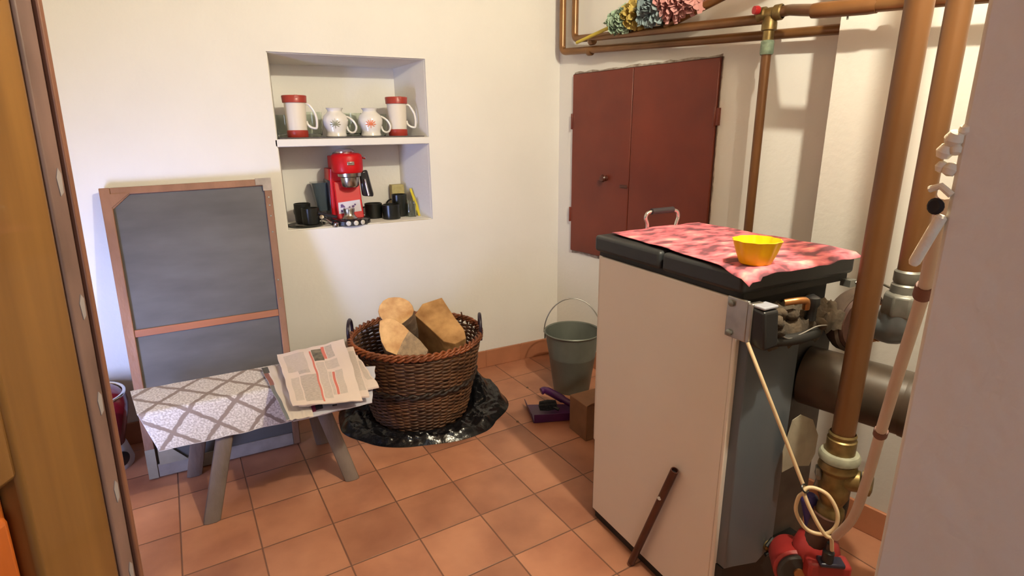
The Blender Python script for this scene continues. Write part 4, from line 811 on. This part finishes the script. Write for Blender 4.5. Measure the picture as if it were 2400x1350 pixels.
for s_ in (-1, 1):
    m = MB(); m.obox(c+ud*s_*.158+Vector((0, 0, -.04)), ud*s_*.006, Vector((-ud.y, ud.x, 0))*.03, (0, 0, .045)); m.build('ear', gal, bu, bevel=.002)
# dustpan, brush, cardboard box
pur = mat('purple_plastic', (.065, .010, .075), .35, var=.1, vscale=8)
dpn = thing('dustpan', 'dark purple plastic dustpan lying on the tiles in front of the bucket', 'dustpan', (1.42, 2.38, 0))
o_ = on_z(1222, 985, .0); q0 = Vector((1.335, 2.45, 0)); ex = Vector((.80, -.28, 0)).normalized()*.25; ey = Vector((-.55, -.83, 0)).normalized()
c00 = on_z(1212, 945, .045); c10 = on_z(1252, 992, .0); c01 = on_z(1292, 915, .045); c11 = on_z(1352, 984, .0)
m = MB(); A, B, C, D = c10+Vector((0, 0, .004)), c11+Vector((0, 0, .004)), on_z(1368, 948, .006), on_z(1235, 950, .006)
m.hexa([A, B, C, D], [p+Vector((0, 0, .004)) for p in (A, B, C, D)])
m.build('pan_floor', pur, dpn)
m = MB()
def wall_(m, p, q, h0, h1, out):
    th = Vector(out).normalized()*.004; p = Vector((p.x, p.y, .002)); q = Vector((q.x, q.y, .002))
    m.hexa([p, q, q+th, p+th], [p+th*3+Vector((0, 0, h0)), q+th*3+Vector((0, 0, h1)), q+th*4+Vector((0, 0, h1)), p+th*4+Vector((0, 0, h0))])
ctr = (A+B+C+D)/4
for p, q, h0, h1 in ((D, A, .045, .055), (A, B, .055, .05), (B, C, .05, .04)):
    mid = (p+q)/2; wall_(m, p, q, h0, h1, (mid.x-ctr.x, mid.y-ctr.y, 0))
m.build('pan_rim', pur, dpn, bevel=.003)
m = MB(); hb = on_z(1340, 940, .05); m.tube(spline([on_z(1352, 955, .03), on_z(1318, 935, .06), on_z(1280, 915, .075), on_z(1268, 918, .07)]), [.018]*10+[.022]*10+[.020]*10+[.016], 14); m.build('pan_handle', pur, dpn)
br = thing('hand_brush', 'small black hand brush lying in the purple dustpan', 'brush', on_z(1280, 955, .0))
m = MB(); c = on_z(1284, 950, .055); m.lathe([(0, -.05), (.022, -.045), (.028, 0), (.024, .045), (0, .05)], c, (.9, -.5, .1), 18, flute=lambda a, z: .15*sin(7*a+z*130)); m.build('bristles', mat('bristle', (.012, .012, .014), .9, bump=1, bscale=90), br)
m = MB(); m.tube([c+Vector((0, 0, .01)), on_z(1310, 960, .045)], .010, 10); m.build('brush_handle', black_pl, br)
cbm = mat('cardboard', (.24, .12, .06), .8, var=.12, vscale=9)
cbx = thing('cardboard_box', 'small brown cardboard box between the purple dustpan and the boiler', 'box', (1.50, 2.06, 0))
m = MB(); m.box(1.455, 1.66, 2.03, 2.18, 0, .19); m.build('carton', cbm, cbx, bevel=.003)
m = MB(); m.hexa([(1.455, 2.03, .19), (1.66, 2.03, .19), (1.66, 2.033, .19), (1.455, 2.033, .19)], [(1.455, 1.99, .225), (1.66, 1.99, .225), (1.66, 1.993, .225), (1.455, 1.993, .225)]); m.build('flap', cbm, cbx)
# debris crumbs
for k, (px, py) in enumerate(((1236, 909), (1213, 989))):
    p = on_z(px, py, 0); m = MB(); m.lathe([(0, 0), (.007, .001), (.006, .005), (0, .007)], p, (0, 0, 1), 8); tag(m.build('wood_crumb', bark), 'tiny dark wood crumb on the tiles ' + ('between basket and bucket' if k == 0 else 'in front of the purple dustpan'), 'crumb')
# ---------------------------------------------------------------- red vacuum behind the door
vc = on_y(302, 955, 2.92); vx_, vy_ = vc.x-.132, 2.92
vac = thing('canister_vacuum', 'dark red round canister with chrome rim, half hidden behind the open door', 'vacuum cleaner', (vx_, vy_, 0))
dr_ = mat('maroon_gloss', (.13, .006, .018), .2, coat=.5); wb_ = mat('bluish_white_plastic', (.5, .52, .56), .4)
m = MB(); m.lathe([(0, .10), (.09, .10), (.10, .15), (.132, .27), (.136, .31), (.128, .35), (.09, .385), (0, .40)], (vx_, vy_, 0), seg=40); m.build('canister', dr_, vac)
m = MB(); m.tube([Vector((vx_, vy_, .358))+Vector((.127*cos(t), .127*sin(t), .008*sin(t))) for t in [2*pi*i/40 for i in range(40)]], .008, 10, closed=True); m.build('chrome_rim', chrome, vac)
m = MB(); m.lathe([(0, .0), (.11, .0), (.115, .02), (.10, .09), (.09, .12), (0, .12)], (vx_, vy_, 0), seg=36); m.build('base', wb_, vac)
m = MB(); m.lathe([(0, 0), (.030, 0), (.034, .006), (.034, .018), (0, .024)], (vx_+.07, vy_-.07, .06), (.72, -.69, 0), 24); m.build('wheel', black_pl, vac)
# ---------------------------------------------------------------- feather duster
ds = thing('feather_duster', 'fluffy pastel duster with yellow stick lying on the pipes above the hatch', 'duster', on_b(1360, 98, .12))
s0, s1_ = on_b(1352, 100, .12), on_b(1455, 52, .16); dir_ = (s1_-s0).normalized()
m = MB(); m.tube([s0, s1_], .009, 10); m.build('stick', mat('yellow_stick', (.55, .42, .03), .4), ds)
pts_ = [on_b(1436, 58, .16), on_b(1474, 42, .16), on_b(1507, 28, .16), on_b(1562, 12, .17), on_b(1640, -16, .17)]
cols = (('mint', (.36, .48, .36)), ('mustard', (.55, .42, .12)), ('dusty_blue', (.24, .31, .33)), ('dusty_pink', (.55, .27, .26)))
rad_ = (.050, .062, .070, .085, .070)
for k in range(4):
    a_, b_ = pts_[k], pts_[k+1]; m = MB(); nseg = 26 if k < 3 else 46
    ax_ = (b_-a_); axn = ax_.normalized()
    m.tube([a_, b_], [rad_[k]*.55, rad_[k+1]*.55], 12)
    xx = axn.orthogonal().normalized(); yy = axn.cross(xx)
    for q_ in range(nseg*8):
        t = R.random(); an = R.random()*2*pi; rr = (rad_[k]*(1-t)+rad_[k+1]*t)*(.8+.35*R.random()); d_ = xx*cos(an)+yy*sin(an); p = a_+ax_*t; s_ = .012+.008*R.random(); sd = (axn*cos(q_)+d_.cross(axn)*sin(q_))*s_
        tip = p+d_*rr+axn*(R.random()-.5)*.02; bs = p+d_*rr*.45
        m.poly([bs-sd*.6, (bs+tip)/2-sd, tip-sd*.6, tip+sd*.6, (bs+tip)/2+sd, bs+sd*.6])
    m.build('%s_tuft' % cols[k][0], mat('tuft_'+cols[k][0], cols[k][1], .95), ds, angle=30, recalc=False)
# ---------------------------------------------------------------- hanging lamp
hl = thing('hanging_lamp', 'bare bulb holder hanging on a cord from the ceiling', 'lamp', LAMP+Vector((0, 0, .06)))
m = MB(); m.tube([LAMP+Vector((0, 0, .13)), LAMP+Vector((0, 0, HC-LAMP.z))], .004, 8); m.build('cord', black_pl, hl)
m = MB(); m.lathe([(0, .14), (.012, .14), (.022, .12), (.024, .06), (.018, .055), (0, .055)], LAMP, seg=20); m.build('lamp_holder', black_pl, hl)
